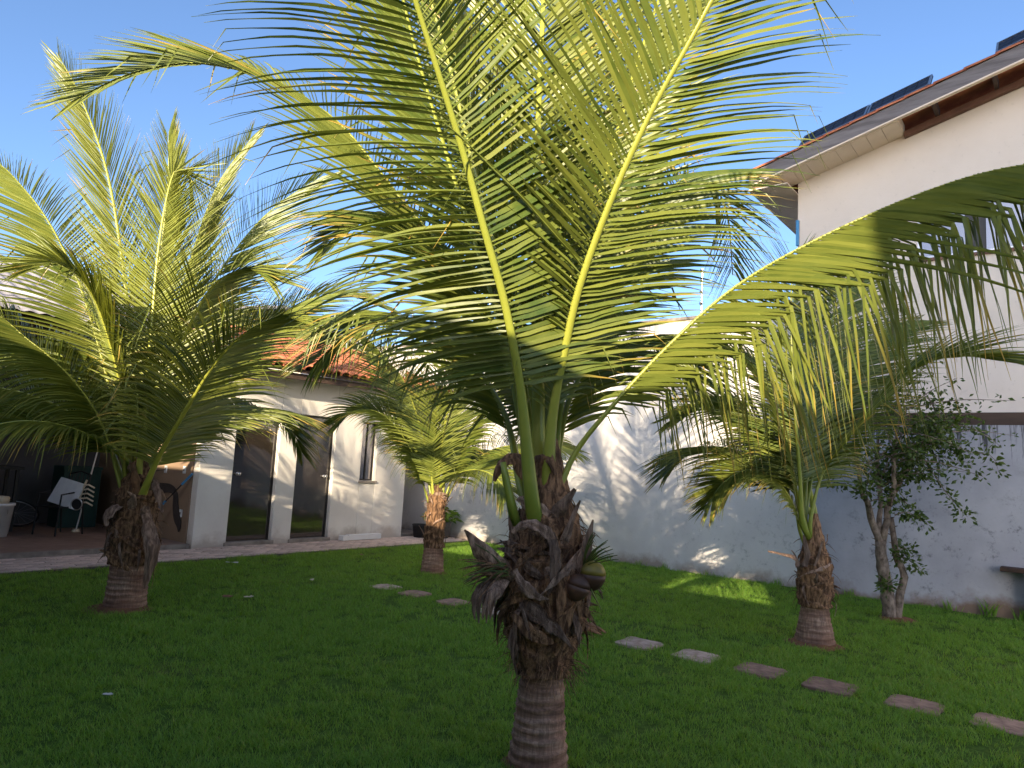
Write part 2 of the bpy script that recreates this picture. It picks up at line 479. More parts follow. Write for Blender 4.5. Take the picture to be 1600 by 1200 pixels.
# tiled lean-to roof, rising away from the yard
rv0, rz0, rslope = 10.42, 3.02, .33
rl = 3.4 / math.cos(math.atan(rslope))
rf = MB()
def roofz(v): return rz0 + (v - rv0) * rslope
rf.add([(5.5, rv0, rz0), (10.9, rv0, rz0), (10.9, 13.8, roofz(13.8)), (5.5, 13.8, roofz(13.8)),
        (5.5, rv0, rz0 - .06), (10.9, rv0, rz0 - .06), (10.9, 13.8, roofz(13.8) - .06), (5.5, 13.8, roofz(13.8) - .06)],
       [(0, 1, 2, 3), (7, 6, 5, 4), (0, 4, 5, 1), (1, 5, 6, 2), (2, 6, 7, 3), (3, 7, 4, 0)])
rfo = rf.build('roof', M['darkwood'], ob)
tm = MB()
vs = []; fs = []
for i, y in enumerate((0, .42)):
    rr = .105 - .012 * i
    for k in range(7):
        a = math.pi * k / 6
        vs.append((rr * math.cos(a), y, rr * .75 * math.sin(a) + .012 * (1 - i)))
    for k in range(7):
        a = math.pi * (6 - k) / 6
        vs.append(((rr - .014) * math.cos(a), y, (rr - .014) * .75 * math.sin(a) + .012 * (1 - i)))
for k in range(14): fs.append((k, (k + 1) % 14, 14 + (k + 1) % 14, 14 + k))
for k in range(6): fs.append((k, 13 - k, 12 - k, k + 1)); fs.append((14 + k, 14 + k + 1, 14 + 12 - k, 14 + 13 - k))
tm.add(vs, fs); tile_me = tm.mesh('roof_tile', M['tile'])
pit = math.atan(rslope)
for j in range(9):
    for i in range(27):
        s = -.08 + j * .38
        inst('roof_tile', tile_me, rfo, (5.6 + i * .198 + random.uniform(-.008, .008), rv0 + s * math.cos(pit), rz0 + s * math.sin(pit) + .01), (pit + .02 + random.uniform(-.01, .01), random.uniform(-.02, .02), random.uniform(-.03, .03)))
box('eave_board', M['darkwood'], ob, 5.52, 10.88, rv0 + .06, rv0 + .1, rz0 - .17, rz0 - .065)

# ---------------------------------------------------------------- the veranda beside it
ve = empty('veranda', (0, 0, 0), YAW)
tag(ve, 'dark open veranda with grey corrugated roof left of the white outbuilding', 'veranda')
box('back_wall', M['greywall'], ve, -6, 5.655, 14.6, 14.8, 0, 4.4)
box('shade_wall', M['greywall'], ve, 1.3, 1.5, 10.9, 14.6, 0, 3.3)  # unseen, set in close so that it shades the brown side wall
box('beam', M['darkwood'], ve, -6, 5.48, V_BLD + .02, V_BLD + .14, 3.1, 3.28)
for k in range(6):
    s = MB(); n = 60
    u0 = 5.46 - 1.06 * k; zz = .004 * (k % 2)
    vs = []; fs = []
    for i in range(n + 1):
        u = u0 - 1.09 * i / n
        w = .010 * math.cos(2 * math.pi * (u / .177))
        for (v, z) in ((10.42, 3.20), (12.2, 3.84), (14.9, 4.81)):
            vs.append((u, v, z + w + zz))
    for (v, z) in ((10.42, 3.20),):
        for i in range(n + 1):
            u = u0 - 1.09 * i / n
            vs.append((u, v, 3.20 + .010 * math.cos(2 * math.pi * (u / .177)) + zz - .009))
    for i in range(n):
        a = 3 * i; fs += [(a, a + 1, a + 4, a + 3), (a + 1, a + 2, a + 5, a + 4)]
        b = 3 * (n + 1) + i; fs.append((a, a + 3, b + 1, b))
    s.add(vs, fs); s.build('roof_sheet', M['sheet'], ve, smooth=True)
cw = MB(); cw.tube([(1.9, 11.3, 3.60), (3.6, 11.0, 3.50)], .022, 8); cw.build('roof_strip', M['white'], ve)

# ---------------------------------------------------------------- garden walls on the right
lwall = empty('garden_wall', (0, 0, 0), YAW)
tag(lwall, 'stained grey garden wall with mould streaks behind the thorny tree', 'wall')
V_STEP = 3.3
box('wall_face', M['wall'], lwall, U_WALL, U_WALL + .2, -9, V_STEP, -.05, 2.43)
box('top_strip', M['darkwood'], lwall, U_WALL + .04, U_WALL + .45, -9, V_STEP - .01, 2.432, 2.60)  # dark brown strip along the top of the low wall
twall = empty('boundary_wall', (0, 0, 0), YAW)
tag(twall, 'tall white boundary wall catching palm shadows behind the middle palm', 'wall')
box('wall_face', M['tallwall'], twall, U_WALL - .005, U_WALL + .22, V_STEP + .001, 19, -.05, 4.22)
box('top_strip', M['step'], twall, U_WALL - .03, U_WALL + .25, V_STEP + .002, 19, 4.222, 4.27)
ef = empty('electric_fence', (0, 0, 0), YAW)
tag(ef, 'thin electric fence posts and wires along the tall white wall', 'fence')
for i, v in enumerate((4.98, 7.4, 9.8, 12.2, 14.6)):
    p = MB(); p.tube([(U_WALL + .1, v, 4.27), (U_WALL + .1, v, 5.12)], .014, 8)
    po_ = p.build('post', M['alu'], ef)
    for z in (4.5, 4.7, 4.9, 5.08):
        q = MB(); q.tube([(U_WALL + .06, v, z - .02), (U_WALL + .06, v, z + .02)], [.022, .022], 8); q.build('insulator', M['black'], po_)
for z in (4.5, 4.7, 4.9, 5.08):
    q = MB(); q.tube([(U_WALL + .06, 4.9, z), (U_WALL + .06, 14.7, z)], .0025, 5); q.build('wire', M['alu'], ef)

# ---------------------------------------------------------------- neighbour's two storey house
nh = empty('neighbour_house', (0, 0, 0), YAW)
tag(nh, 'cream two storey house with gable roof and solar panels behind the garden wall', 'house')
UH, VH, ZH, SL = 11.9, 3.6, 6.61, .265
def rk(v): return ZH + SL * (VH - v)
wb = MB()
# gable wall with a window opening (v .1 .. 1.86, z 5.0 .. 6.02)
wv0, wv1, wz0, wz1 = -1.2, 1.84, 5.01, 6.04
VR = -4.0
def prism(v0, v1, za0, za1, zb0, zb1, u0=UH, u1=UH + .2):
    # slab between v0 (heights za0..za1) and v1 (zb0..zb1)
    vs = [(u0, v0, za0), (u0, v1, zb0), (u0, v1, zb1), (u0, v0, za1), (u1, v0, za0), (u1, v1, zb0), (u1, v1, zb1), (u1, v0, za1)]
    wb.add(vs, [(0, 1, 2, 3), (7, 6, 5, 4), (0, 4, 5, 1), (1, 5, 6, 2), (2, 6, 7, 3), (3, 7, 4, 0)])
prism(wv1, VH, 0, rk(wv1), 0, rk(VH))
prism(wv0, wv1, 0, wz0, 0, wz0)
prism(wv0, wv1, wz1, rk(wv0), wz1, rk(wv1))
prism(VR - 4, wv0, 0, rk(VR), 0, rk(wv0))
wb.box(UH + .2, UH + 9, VH - .2, VH, 0, ZH)
wb.build('wall', M['cream'], nh)
wo = MB(); wo.box(UH + .06, UH + .10, wv0 + .04, wv1 - .04, wz0 + .04, wz1 - .04)
fr = empty('w'); bpy.data.objects.remove(fr)
wfr = MB()
wfr.box(UH + .04, UH + .12, wv0, wv1, wz0, wz0 + .04); wfr.box(UH + .04, UH + .12, wv0, wv1, wz1 - .04, wz1)
for v in (wv0, .37, 1.8): wfr.box(UH + .041, UH + .119, v, v + .04, wz0 + .04, wz1 - .04)
win = wfr.build('window', M['alu'], nh)
for (a, b) in ((1.22, 1.80), (.41, .96), (wv0 + .04, .37)):
    box('pane', M['windowglass'], win, UH + .075, UH + .085, a, b, wz0 + .04, wz1 - .04)
box('dark_opening', M['bronze'], win, UH + .10, UH + .11, .96, 1.22, wz0 + .04, wz1 - .04)
box('sill', M['redwood'], nh, UH - .04, UH - .001, wv0 - .05, wv1 + .05, wz0 - .045, wz0 - .002)
# roof plane with overhang, fascia along the rake, soffit boards
UO = 11.30
VE = 4.2
rfm = MB()
def slab(b, v0, v1, u0, u1, off0, off1):
    vs = [(u0, v0, rk(v0) + off0), (u1, v0, rk(v0) + off0), (u1, v1, rk(v1) + off0), (u0, v1, rk(v1) + off0)]
    vs += [(x, y, z + off1 - off0) for x, y, z in vs]
    b.add(vs, [(3, 2, 1, 0), (4, 5, 6, 7), (0, 1, 5, 4), (1, 2, 6, 5), (2, 3, 7, 6), (3, 0, 4, 7)])
slab(rfm, VR, VE, UO + .03, UH + 9, .18, .24)
nr = rfm.build('roof', M['tile'], nh)
fb = MB(); slab(fb, VR, VE + .02, UO - .03, UO + .028, .03, .25); fb.build('fascia', M['fascia'], nr)
tr_ = MB(); slab(tr_, VR, VE + .02, UO - .034, UO + .04, .004, .028); tr_.build('rake_trim', M['soffit'], nr)
sfv = VE
while sfv > 2.06:
    b = MB(); slab(b, sfv - .215, sfv, UO + .042, UH - .002, -.005, .012); b.build('soffit_board', M['soffit'], nr); sfv -= .222
b = MB(); slab(b, sfv + .002, sfv + .012, UO + .042, UH - .002, -.005, .17); b.build('soffit_end', M['soffit'], nr)
for k in range(7):
    v = 1.55 - k * .75
    b = MB(); slab(b, v - .05, v, UO + .045, UH - .005, .03, .175); b.build('rafter', M['darkwood'], nr)
b = MB(); slab(b, VR, sfv, UH - .10, UH - .003, -.06, .03); b.build('wall_plate', M['redwood'], nr)
# eave running back along the left side
b = MB(); b.box(UO + .03, UH + 9, VH + .002, VE - .002, ZH - .20, ZH - .185)
b.build('eave_soffit', M['soffit'], nr)
b = MB(); b.box(UO + .03, UH + 9, VE - .001, VE + .03, ZH - .22, ZH + .03); b.build('eave_board', M['soffit'], nr)
for k in range(36):
    t_ = inst('eave_tile', tile_me, nr, (UO + .15 + k * .2, VE + .10, rk(VE) + .20), (math.atan(SL), 0, math.pi), (1, .8, .8))
for k in range(18):
    v = VE - .1 - k * .38
    t_ = inst('rake_tile', tile_me, nr, (UO + .02, v + .05, rk(v) + .235), (math.atan(SL), 0, math.pi), (.8, 1, .8))
    t_.data = tile_me
# solar panels on low frames, tipped towards the yard
def solar(v0, v1, lift):
    pn = empty('solar_panel'); pn.parent = nh
    pn.name = 'solar_panel'
    ax = Vector((0, v1 - v0, rk(v1) - rk(v0))); w = ax.length; ax.normalize()
    o = Vector((UO + .06, v0, rk(v0) + .31))
    back = Vector((1, 0, lift)).normalized()
    h = .44
    nn = ax.cross(back).normalized()
    if nn.x > 0: nn = -nn
    def quad(b, a0, a1, c0, c1, d0, d1):
        vs = [o + ax * a + back * c + nn * d for d in (d0, d1) for a, c in ((a0, c0), (a1, c0), (a1, c1), (a0, c1))]
        b.add(vs, [(3, 2, 1, 0), (4, 5, 6, 7), (0, 1, 5, 4), (1, 2, 6, 5), (2, 3, 7, 6), (3, 0, 4, 7)])
    f = MB(); quad(f, 0, w, 0, h, 0, .03); f.build('panel_back', M['black'], pn)
    f = MB()
    for a in ((0, w, 0, .03), (0, w, h - .03, h), (0, .03, .03, h - .03), (w - .03, w, .03, h - .03)): quad(f, *a, .031, .045)
    f.build('frame', M['alu'], pn)
    nc = max(2, round(w / .17))
    for i in range(nc):
        for j in range(3):
            c = MB(); cw_ = (w - .06) / nc; ch = (h - .06) / 3
            quad(c, .03 + i * cw_ + .006, .03 + (i + 1) * cw_ - .006, .03 + j * ch + .006, .03 + (j + 1) * ch - .006, .031, .038)
            c.build('cell', M['cells'], pn)
    return pn
for a, b_ in ((3.42, 2.42), (2.40, 1.55), (.74, -.25), (-.27, -1.25)): solar(a, b_, 1.0)
bt = MB(); bt.box(UH - .05, UH - .003, VH - .03, VH + .02, 5.5, 5.95); bt.build('blue_pipe', M['blue'], nh, bevel=.01)

# ---------------------------------------------------------------- far house beyond the outbuilding
fh = empty('far_house', (0, 0, 0), YAW)
tag(fh, 'far house with sloping grey roof and olive wall above the orange tiles', 'house')
b = MB()
vs = [(8.6, 18, 0), (14.6, 18, 0), (14.6, 18, 4.95), (11.3, 18, 5.68), (8.6, 18, 5.1)]
vs += [(x, 24, z) for x, y, z in vs]
b.add(vs, [(0, 1, 2, 3, 4), (9, 8, 7, 6, 5), (0, 5, 6, 1), (1, 6, 7, 2), (2, 7, 8, 3), (3, 8, 9, 4), (4, 9, 5, 0)])
b.build('wall', M['olive'], fh)
b = MB()
vs = [(11.3, 17.7, 5.72), (15.0, 17.7, 4.90), (15.0, 24.3, 4.90), (11.3, 24.3, 5.72), (8.2, 17.7, 5.02), (8.2, 24.3, 5.02)]
vs += [(x, y, z + .09) for x, y, z in vs]
b.add(vs, [(0, 3, 2, 1), (0, 4, 5, 3), (6, 7, 8, 9), (6, 9, 11, 10), (0, 1, 7, 6), (4, 0, 6, 10), (1, 2, 8, 7), (2, 3, 9, 8), (3, 5, 11, 9), (5, 4, 10, 11)])
b.build('roof', M['sheet'], fh)

# ---------------------------------------------------------------- own house behind the viewer (its eave shades the lawn)
oh = empty('own_house', (0, 0, 0), YAW)
tag(oh, 'white house with a long eave that shades the lawn', 'house')
SHZ = 3.50
box('wall', M['ownhouse'], oh, -8, -2.4, -2.575, 15, 0, 3.4)
box('eave', M['darkwood'], oh, -3.2, -.9, -2.575, 15.4, SHZ - .16, SHZ)
b = MB()
vs = [(-.95, -2.575, SHZ + .002), (-.95, 15.4, SHZ + .002), (-8, 15.4, SHZ + .9), (-8, -2.575, SHZ + .9), (-8, -2.575, SHZ + .002), (-8, 15.4, SHZ + .002)]
b.add(vs, [(0, 1, 2, 3), (0, 3, 4), (1, 5, 2), (5, 4, 3, 2), (0, 4, 5, 1)])
b.build('roof', M['tile'], oh)
box('shade_block', M['ownhouse'], oh, -3.95, -.9, -6.2, -2.58, 0, 12.6)  # unseen block, its height and width set for the shade it casts

# ================================================================== PALMS
GRAV = Vector((0, 0, -1))
def leaflet(p, d, wref, L, w, nseg, droop, kink, fold, rnd, dry, wob=0.0):
    vs = []; tt = []
    d = d.normalized()
    pos = p.copy(); st = L / nseg
    kk = int(nseg * kink[0]) if kink else 99
    for i in range(nseg + 1):
        t = i / nseg
        hw = .5 * w * min(1.0, .35 + t / .10 * .65) * max(0.015, 1 - t ** 1.7)
        W_ = wref - d * wref.dot(d)
        W_ = W_.normalized() if W_.length > 1e-5 else d.orthogonal().normalized()
        n_ = d.cross(W_)
        e = n_ * (fold * hw)
        wv = n_ * (wob * math.sin(t * 17 + rnd * 40))
        vs += [pos - W_ * hw - e + wv, pos + wv * .4, pos + W_ * hw - e + wv]
        tt += [(t, rnd, dry, 1)] * 3
        pos = pos + d * st
        if i == kk: d = (d * (1 - kink[1]) + GRAV * kink[1]).normalized()
        else: d = (d + GRAV * droop * st * (.35 + 1.3 * t)).normalized()
    fs = []
    for i in range(nseg):
        a = 3 * i
        fs += [(a, a + 1, a + 4, a + 3), (a + 1, a + 2, a + 5, a + 4)]
    return vs, fs, tt
def frond(palm, pts, base, n=70, L=.95, w=.042, droop=(.5, .5), kinkp=.3, r0=.045, leaf0=.2, beta=(.1, .1),
          alpha=(72, 24), seg=7, single=None, out=None, yellow=.35, dry=.25, fold=.45, seed=0, twist=0.0, lmat=None, rmat=None, kmax=.75, slat=(.7, .9), slat2=None, open_=.55, wside=0.0, kpos=(.42, .78)):
    rnd = random.Random(seed)
    pts = [Vector(p) - base for p in pts]
    pts = [Vector((pts[0].x * .45, pts[0].y * .45, pts[0].z - .20))] + pts
    path_, ln = smoothpath(pts, 40)
    o_ = Vector(out) if out else (pts[-1] - pts[0])
    o_ = Vector((o_.x, o_.y, 0)).normalized()
    S0 = o_.cross(Vector((0, 0, 1)))
    T = []; S = []; Nn = []
    for i in range(41):
        t_ = (path_[min(40, i + 1)] - path_[max(0, i - 1)]).normalized()
        s = (S0 - t_ * S0.dot(t_)).normalized()
        n_ = s.cross(t_)
        if n_.dot(Vector((0, 0, 1)) - o_ * .6) < 0: n_ = -n_
        if twist:
            q = Matrix.Rotation(twist * i / 40, 3, t_); s = q @ s; n_ = q @ n_
        T.append(t_); S.append(s); Nn.append(n_)
    rb = MB()
    rad = []
    for i in range(41):
        s = i / 40
        r = r0 * (1 - s) ** .8 * (.55 if s > leaf0 else .55 + .45 * (1 - s / leaf0)) + .004
        if s < .05: r *= .6 + .4 * s / .05
        rad.append(r)
    rb.tube(path_, rad, 8, True, [(i / 40, yellow + .45 * min(1, i / 14), 0, 1) for i in range(41)], .62, Nn)
    fo = rb.build('frond', rmat or M['rachis'], palm, smooth=True)
    lb = MB()
    for side in (-1, 1):
        for k in range(n):
            s = (k + .5 + rnd.uniform(-.25, .25)) / n
            f = (leaf0 + (1 - leaf0) * s * .985) * 40
            i = min(39, int(f)); q = f - i
            p = path_[i].lerp(path_[i + 1], q); t_ = T[i].lerp(T[i + 1], q); sd = S[i].lerp(S[i + 1], q) * side; n_ = Nn[i].lerp(Nn[i + 1], q)
            jn = noise.noise(Vector((s * 5, side * 3.3, seed * 1.37))); jm = noise.noise(Vector((s * 22, side * 5.1, seed * .71)))
            al = R(alpha[0] + (alpha[1] - alpha[0]) * s ** 1.15 + rnd.uniform(-2, 2) + 4 * jn + 4 * jm)
            if rnd.random() < .025: continue
            be = beta[0 if side < 0 else 1] + (open_ * .8 if side * S0.y > 0 else -open_) * abs(o_.x) + rnd.uniform(-.04, .04) + .10 * jn + .12 * jm
            d = t_ * math.cos(al) + (sd * math.cos(be) + n_ * math.sin(be)) * math.sin(al)
            prof = (.5 + .5 * min(1, s / .22)) * (1 - .62 * max(0, (s - .45) / .55) ** 1.4)
            l_ = L * prof * (rnd.uniform(.92, 1.06) + .08 * jn)
            if rnd.random() < .04: l_ *= rnd.uniform(.35, .75)
            kp = (min(.9, max(.15, kpos[0] + (kpos[1] - kpos[0]) * (.5 + .7 * jn) + rnd.uniform(-.05, .05))), rnd.uniform(kmax - .3, kmax)) if rnd.random() < kinkp and s < .85 else None
            sp_ = slat if side < 0 or slat2 is None else slat2
            sl_ = sp_[0] + (sp_[1] - sp_[0]) * s + rnd.uniform(-.25, .25) + .35 * jn; wr = (t_ * math.cos(sl_) + n_ * math.sin(sl_) + sd * wside).normalized()
            v, fc, tt = leaflet(p + sd * rad[i] * .6, d, wr, l_, w * (.75 + .25 * min(1, prof * 1.2)) * rnd.uniform(.85, 1.1), seg,
                                droop[0 if side < 0 else 1] * rnd.uniform(.8, 1.25) * (1.5 - .9 * s), kp, fold, min(1, max(0, rnd.gauss(yellow, .22))), 1 if rnd.random() < dry else rnd.uniform(0, .25), .003)
            if side < 0 and False: fc = [tuple(reversed(x)) for x in fc]
            if single and single[0] <= s <= single[1]:
                b_ = MB(); b_.add(v, fc, tt); b_.build('leaflet', lmat or M['leaf'], fo, smooth=False)
            else: lb.add(v, fc, tt)
    if lb.v:
        tag(lb.build('leaflets', lmat or M['leaf'], fo), kind='stuff')
    return fo
def px(pts): return [at(*p) for p in pts]
def arc(base, z0, az, el, ln, bend, n=7, r=.05):
    """control points of a frond leaving the crown at azimuth az (0 = away from viewer, + = right), arching over"""
    p = Vector((base.x + math.sin(az) * r, base.y + math.cos(az) * r, z0)); out = [p.copy()]
    e = el
    for i in range(n):
        e2 = e - bend * (.4 + 1.2 * i / n) / n
        p = p + Vector((math.sin(az) * math.cos(e2), math.cos(az) * math.cos(e2), math.sin(e2))) * (ln / n)
        out.append(p.copy()); e = e2
    return out
def trunk(palm, prof, ring=.05, amp=.008, top=.4, seed=0, lean=(0, 0)):
    """ringed stem up to `top`, matted fibre above"""
    def fine(pr_, step):
        out = []
        z = pr_[0][0]
        while z < pr_[-1][0] + 1e-6:
            for (a, b) in zip(pr_, pr_[1:]):
                if a[0] <= z <= b[0] + 1e-9:
                    t_ = (z - a[0]) / max(1e-9, b[0] - a[0]); t_ = t_ * t_ * (3 - 2 * t_) if False else t_
                    out.append((a[1] + (b[1] - a[1]) * t_, z)); break
            z += step
        return out
    rt = rad_at(prof, top); lo = [p for p in prof if p[0] < top - .004] + [(top + .05, rt)]; hi = [(top - .01, rt * 1.10)] + [p for p in prof if p[0] > top + .01]
    def ringf(a, z, r):
        zz = z + .016 * math.sin(a + seed) + .012 * math.sin(2 * a + z * 7) + .02 * noise.noise(Vector((math.cos(a), math.sin(a), z * 3 + seed)))
        zz += .03 * noise.noise(Vector((z * 9, seed, 0))) + .008 * noise.noise(Vector((math.cos(a) * 3, math.sin(a) * 3, z * 12)))
        ph = (zz / ring) % 1.0
        k = .5 + .5 * noise.noise(Vector((zz // ring * 3.7, seed, a * .4)))
        return amp * (.4 + 1.3 * k) * (ph ** 3 - .3) + .006 * noise.noise(Vector((math.cos(a) * 6, math.sin(a) * 6, z * 22 + seed)))
    b = MB(); b.lathe(fine(lo, .009), 40, fn=ringf); st = b.build('trunk', M['trunk'], palm, smooth=True)
    def fibf(a, z, r):
        q = Vector((math.cos(a) * 2.2, math.sin(a) * 2.2, z * 5 + seed))
        zz = z + .10 * noise.noise(Vector((math.cos(a) * 1.1, math.sin(a) * 1.1, seed + z * 1.5))) + .05 * math.sin(a + seed) + .03 * noise.noise(q * 2)
        ph = (zz / .135) % 1.0
        lap = (ph ** 1.5) * .16 - .06 if ph < .93 else -.06 + .10 * (1 - ph) / .07
        st_ = noise.noise(Vector((math.cos(a) * 14, math.sin(a) * 14, z * 7 + seed)))
        return r * (lap + .10 * noise.noise(q) + .06 * noise.noise(q * 2.7) + .045 * st_ + .03 * noise.noise(q * 11))
    b = MB(); b.lathe(fine(hi, .010), 72, fn=fibf); b.build('fibre_sheath', M['fibre'], palm, smooth=True)
    return st
def boot(palm, pts, widths, facing, name='leaf_base', m=None, cup=.5, th=.012, base=None, rag=0.0, seed=0):
    """pointed, cupped stump or flap of an old leaf; facing = direction its back looks"""
    rnd = random.Random(seed)
    pts = [Vector(p) - (base or Vector()) for p in pts]
    pa, L_ = smoothpath(pts, 10)
    K = 9; vs = []; fs = []
    for i in range(11):
        d = (pa[min(10, i + 1)] - pa[max(0, i - 1)]).normalized()
        f = Vector(facing); f = (f - d * f.dot(d)); f = f.normalized() if f.length > 1e-5 else d.orthogonal().normalized()
        s = d.cross(f)
        t_ = i / 10 * (len(widths) - 1); j = min(len(widths) - 2, int(t_)); w_ = widths[j] + (widths[j + 1] - widths[j]) * (t_ - j)
        w_ *= 1 + rag * rnd.uniform(-.5, .5)
        for lay in (0, 1):
            for k in range(K):
                x = (k / (K - 1) - .5)
                cr = noise.noise(Vector((x * 5.5, i * .42, seed * 1.7))) * .22 * w_ + noise.noise(Vector((x * 14, i * .8, seed * 2.3))) * .10 * w_
                q = pa[i] + s * (w_ * x * (1 + .35 * noise.noise(Vector((k // 4, i * .9, seed * .77))))) - f * (cup * .45 * w_ * (2 * x) ** 2 * .5) - f * (th * .55 * lay * (1 - .6 * abs(2 * x)))
                q += f * cr * min(1, .3 + i / 6)
                vs.append(q)
    st = 2 * K
    for i in range(10):
        a = i * st
        for k in range(K - 1):
            fs.append((a + k, a + k + 1, a + st + k + 1, a + st + k)); fs.append((a + K + k + 1, a + K + k, a + st + K + k, a + st + K + k + 1))
        fs.append((a, a + st, a + st + K, a + K)); fs.append((a + K - 1, a + 2 * K - 1, a + st + 2 * K - 1, a + st + K - 1))
    fs.append(tuple(range(0, K)) + tuple(range(2 * K - 1, K - 1, -1)))
    e = 10 * st; fs.append(tuple(range(e + K - 1, e - 1, -1)) + tuple(range(e + K, e + 2 * K)))
    b = MB(); b.add(vs, fs); return b.build(name, m or M['boot'], palm, smooth=True)
def rad_at(prof, z):
    for a, b in zip(prof, prof[1:]):
        if a[0] <= z <= b[0]: return a[1] + (b[1] - a[1]) * (z - a[0]) / (b[0] - a[0])
    return prof[-1][1]
def ragged(palm, prof, n, z0, z1, seed, size=1.0):
    """torn straps of old sheath, pointed stumps and hanging shreds round the crown shaft"""
    rnd = random.Random(seed)
    Z = lambda z: Vector((0, 0, z))
    for i in range(n):
        a = i * 2.4 + rnd.uniform(-.3, .3); z = z0 + (z1 - z0) * rnd.random()
        r = rad_at(prof, z)
        o = Vector((math.cos(a), math.sin(a), 0)); s = Vector((-math.sin(a), math.cos(a), 0))
        kind = rnd.random(); m = M['fibre'] if rnd.random() < .5 else M['boot']
        if kind < .5:
            sg = rnd.choice((-1, 1)); sl_ = rnd.uniform(-1.2, 1.2); P = []; w_ = rnd.uniform(.025, .075) * size; span = rnd.uniform(.2, .42)
            for k in range(6):
                aa = a + sg * (k - 2) * span; zz = z + sl_ * (k - 2) * .045 * size
                rr = rad_at(prof, min(prof[-1][0], max(prof[0][0], zz))) * (1.06 + .02 * k) + (0, 0, 0, .004, .02, .05)[k] * size
                P.append(Vector((math.cos(aa) * rr, math.sin(aa) * rr, zz - (.03 * size if k == 5 else 0))))
            boot(palm, P, [w_ * .5, w_, w_ * 1.1, w_ * .9, w_ * .5, .004], o, 'leaf_base', m, .1, .007, None, .6, seed * 100 + i)
        elif kind < .72:
            h = rnd.uniform(.10, .20) * size; k0 = rnd.uniform(.1, .5); w_ = rnd.uniform(.05, .10) * size
            P = [o * r * .85 + Z(z), o * (r * 1.06 + .01) + Z(z + h * .35), o * (r * 1.08 + h * k0 * .6) + Z(z + h * .75) + s * rnd.uniform(-.03, .03), o * (r * 1.08 + h * k0) + Z(z + h) + s * rnd.uniform(-.04, .04)]
            boot(palm, P, [w_, w_ * .9, w_ * .5, .005], o, 'leaf_base', M['boot'], .5, .014, None, .3, seed * 100 + i)
        else:
            h = rnd.uniform(.12, .28) * size; w_ = rnd.uniform(.015, .045) * size; x = rnd.uniform(-.06, .06)
            P = [o * r * 1.0 + Z(z), o * (r * 1.12 + .012) + Z(z - h * .2) + s * x * .3, o * (r * 1.12 + .02) + Z(z - h * .6) + s * x, o * (r * 1.10 + .01) + Z(z - h) + s * x * 1.6]
            boot(palm, P, [w_, w_ * 1.1, w_ * .8, .003], o, 'leaf_base', m, .2, .006, None, .6, seed * 100 + i)
def threads(palm, prof, n, z0, z1, seed, rmax=.0022):
    rnd = random.Random(seed); b = MB()
    for i in range(n):
        a = rnd.uniform(0, 6.283); z = rnd.uniform(z0, z1); r = rad_at(prof, z) * 1.02
        o = Vector((math.cos(a), math.sin(a), 0)); s = Vector((-math.sin(a), math.cos(a), 0))
        p = o * r + Vector((0, 0, z)); d = (o * rnd.uniform(.1, .8) + s * rnd.uniform(-1, 1) + Vector((0, 0, rnd.uniform(-1, .4)))).normalized()
        P = [p]
        for k in range(4):
            p = p + d * rnd.uniform(.02, .05); d = (d + GRAV * .35 + s * rnd.uniform(-.3, .3)).normalized(); P.append(p)
        b.tube(P, [rmax, rmax, rmax * .8, rmax * .6, rmax * .3], 4)
    tag(b.build('fibre_threads', M['fibre'], palm), kind='stuff')

# ---------------------------------------------------------------- the big palm in the middle
B = ground(840, 1192)
pm = empty('palm_tree', B)
tag(pm, 'large coconut palm with ragged brown crown shaft in the middle of the lawn', 'palm')
profM = [(-.03, .165), (.06, .152), (.16, .140), (.30, .127), (.44, .116), (.48, .125), (.58, .165), (.70, .205), (.85, .222), (1.0, .222), (1.15, .205), (1.3, .155), (1.40, .115), (1.50, .085), (1.62, .05), (1.72, .025)]
trunk(pm, profM, .052, .012, .47, 3)
F = lambda pts, **k: frond(pm, px(pts), B, **k)
F([(832, 790, 3.78), (822, 690, 3.74), (812, 600, 3.68), (790, 480, 3.55), (757, 360, 3.4), (724, 240, 3.25), (690, 130, 3.1), (655, 20, 2.95), (606, -130, 2.75), (530, -250, 2.55), (440, -320, 2.4)],
  n=98, L=1.22, w=.042, droop=(.5, .5), kinkp=.14, r0=.046, leaf0=.24, beta=(.75, -.05), alpha=(92, 36), seg=10, single=(0, 1), out=(-.15, -1, 0), yellow=.25, dry=.1, seed=11, slat=(.9, 1.9), slat2=(1.0, 2.1), fold=.7, kpos=(.6, .85))
F([(856, 775, 3.9), (862, 660, 3.85), (882, 550, 3.76), (908, 440, 3.63), (960, 300, 3.47), (1020, 170, 3.32), (1075, 70, 3.2), (1130, -30, 3.1), (1210, -150, 2.95), (1300, -230, 2.8)],
  n=95, L=1.22, w=.040, droop=(.3, .15), kinkp=.22, r0=.046, leaf0=.24, beta=(.0, .4), alpha=(72, 32), seg=10, single=(.06, .58), out=(.35, -1, 0), yellow=.5, dry=.08, seed=12, slat=(1.15, 1.6), slat2=(1.3, 1.9), fold=.75, kpos=(.65, .88))
F([(842, 770, 4.02), (841, 600, 4.05), (841, 400, 4.15), (841, 200, 4.3), (847, 50, 4.45), (855, -100, 4.7), (868, -230, 5.0), (890, -320, 5.4)],
  n=95, L=1.1, w=.038, droop=(.1, .1), kinkp=.06, r0=.045, leaf0=.28, beta=(.25, .25), alpha=(52, 26), seg=7, out=(.02, 1, 0), yellow=.75, dry=.1, seed=13)
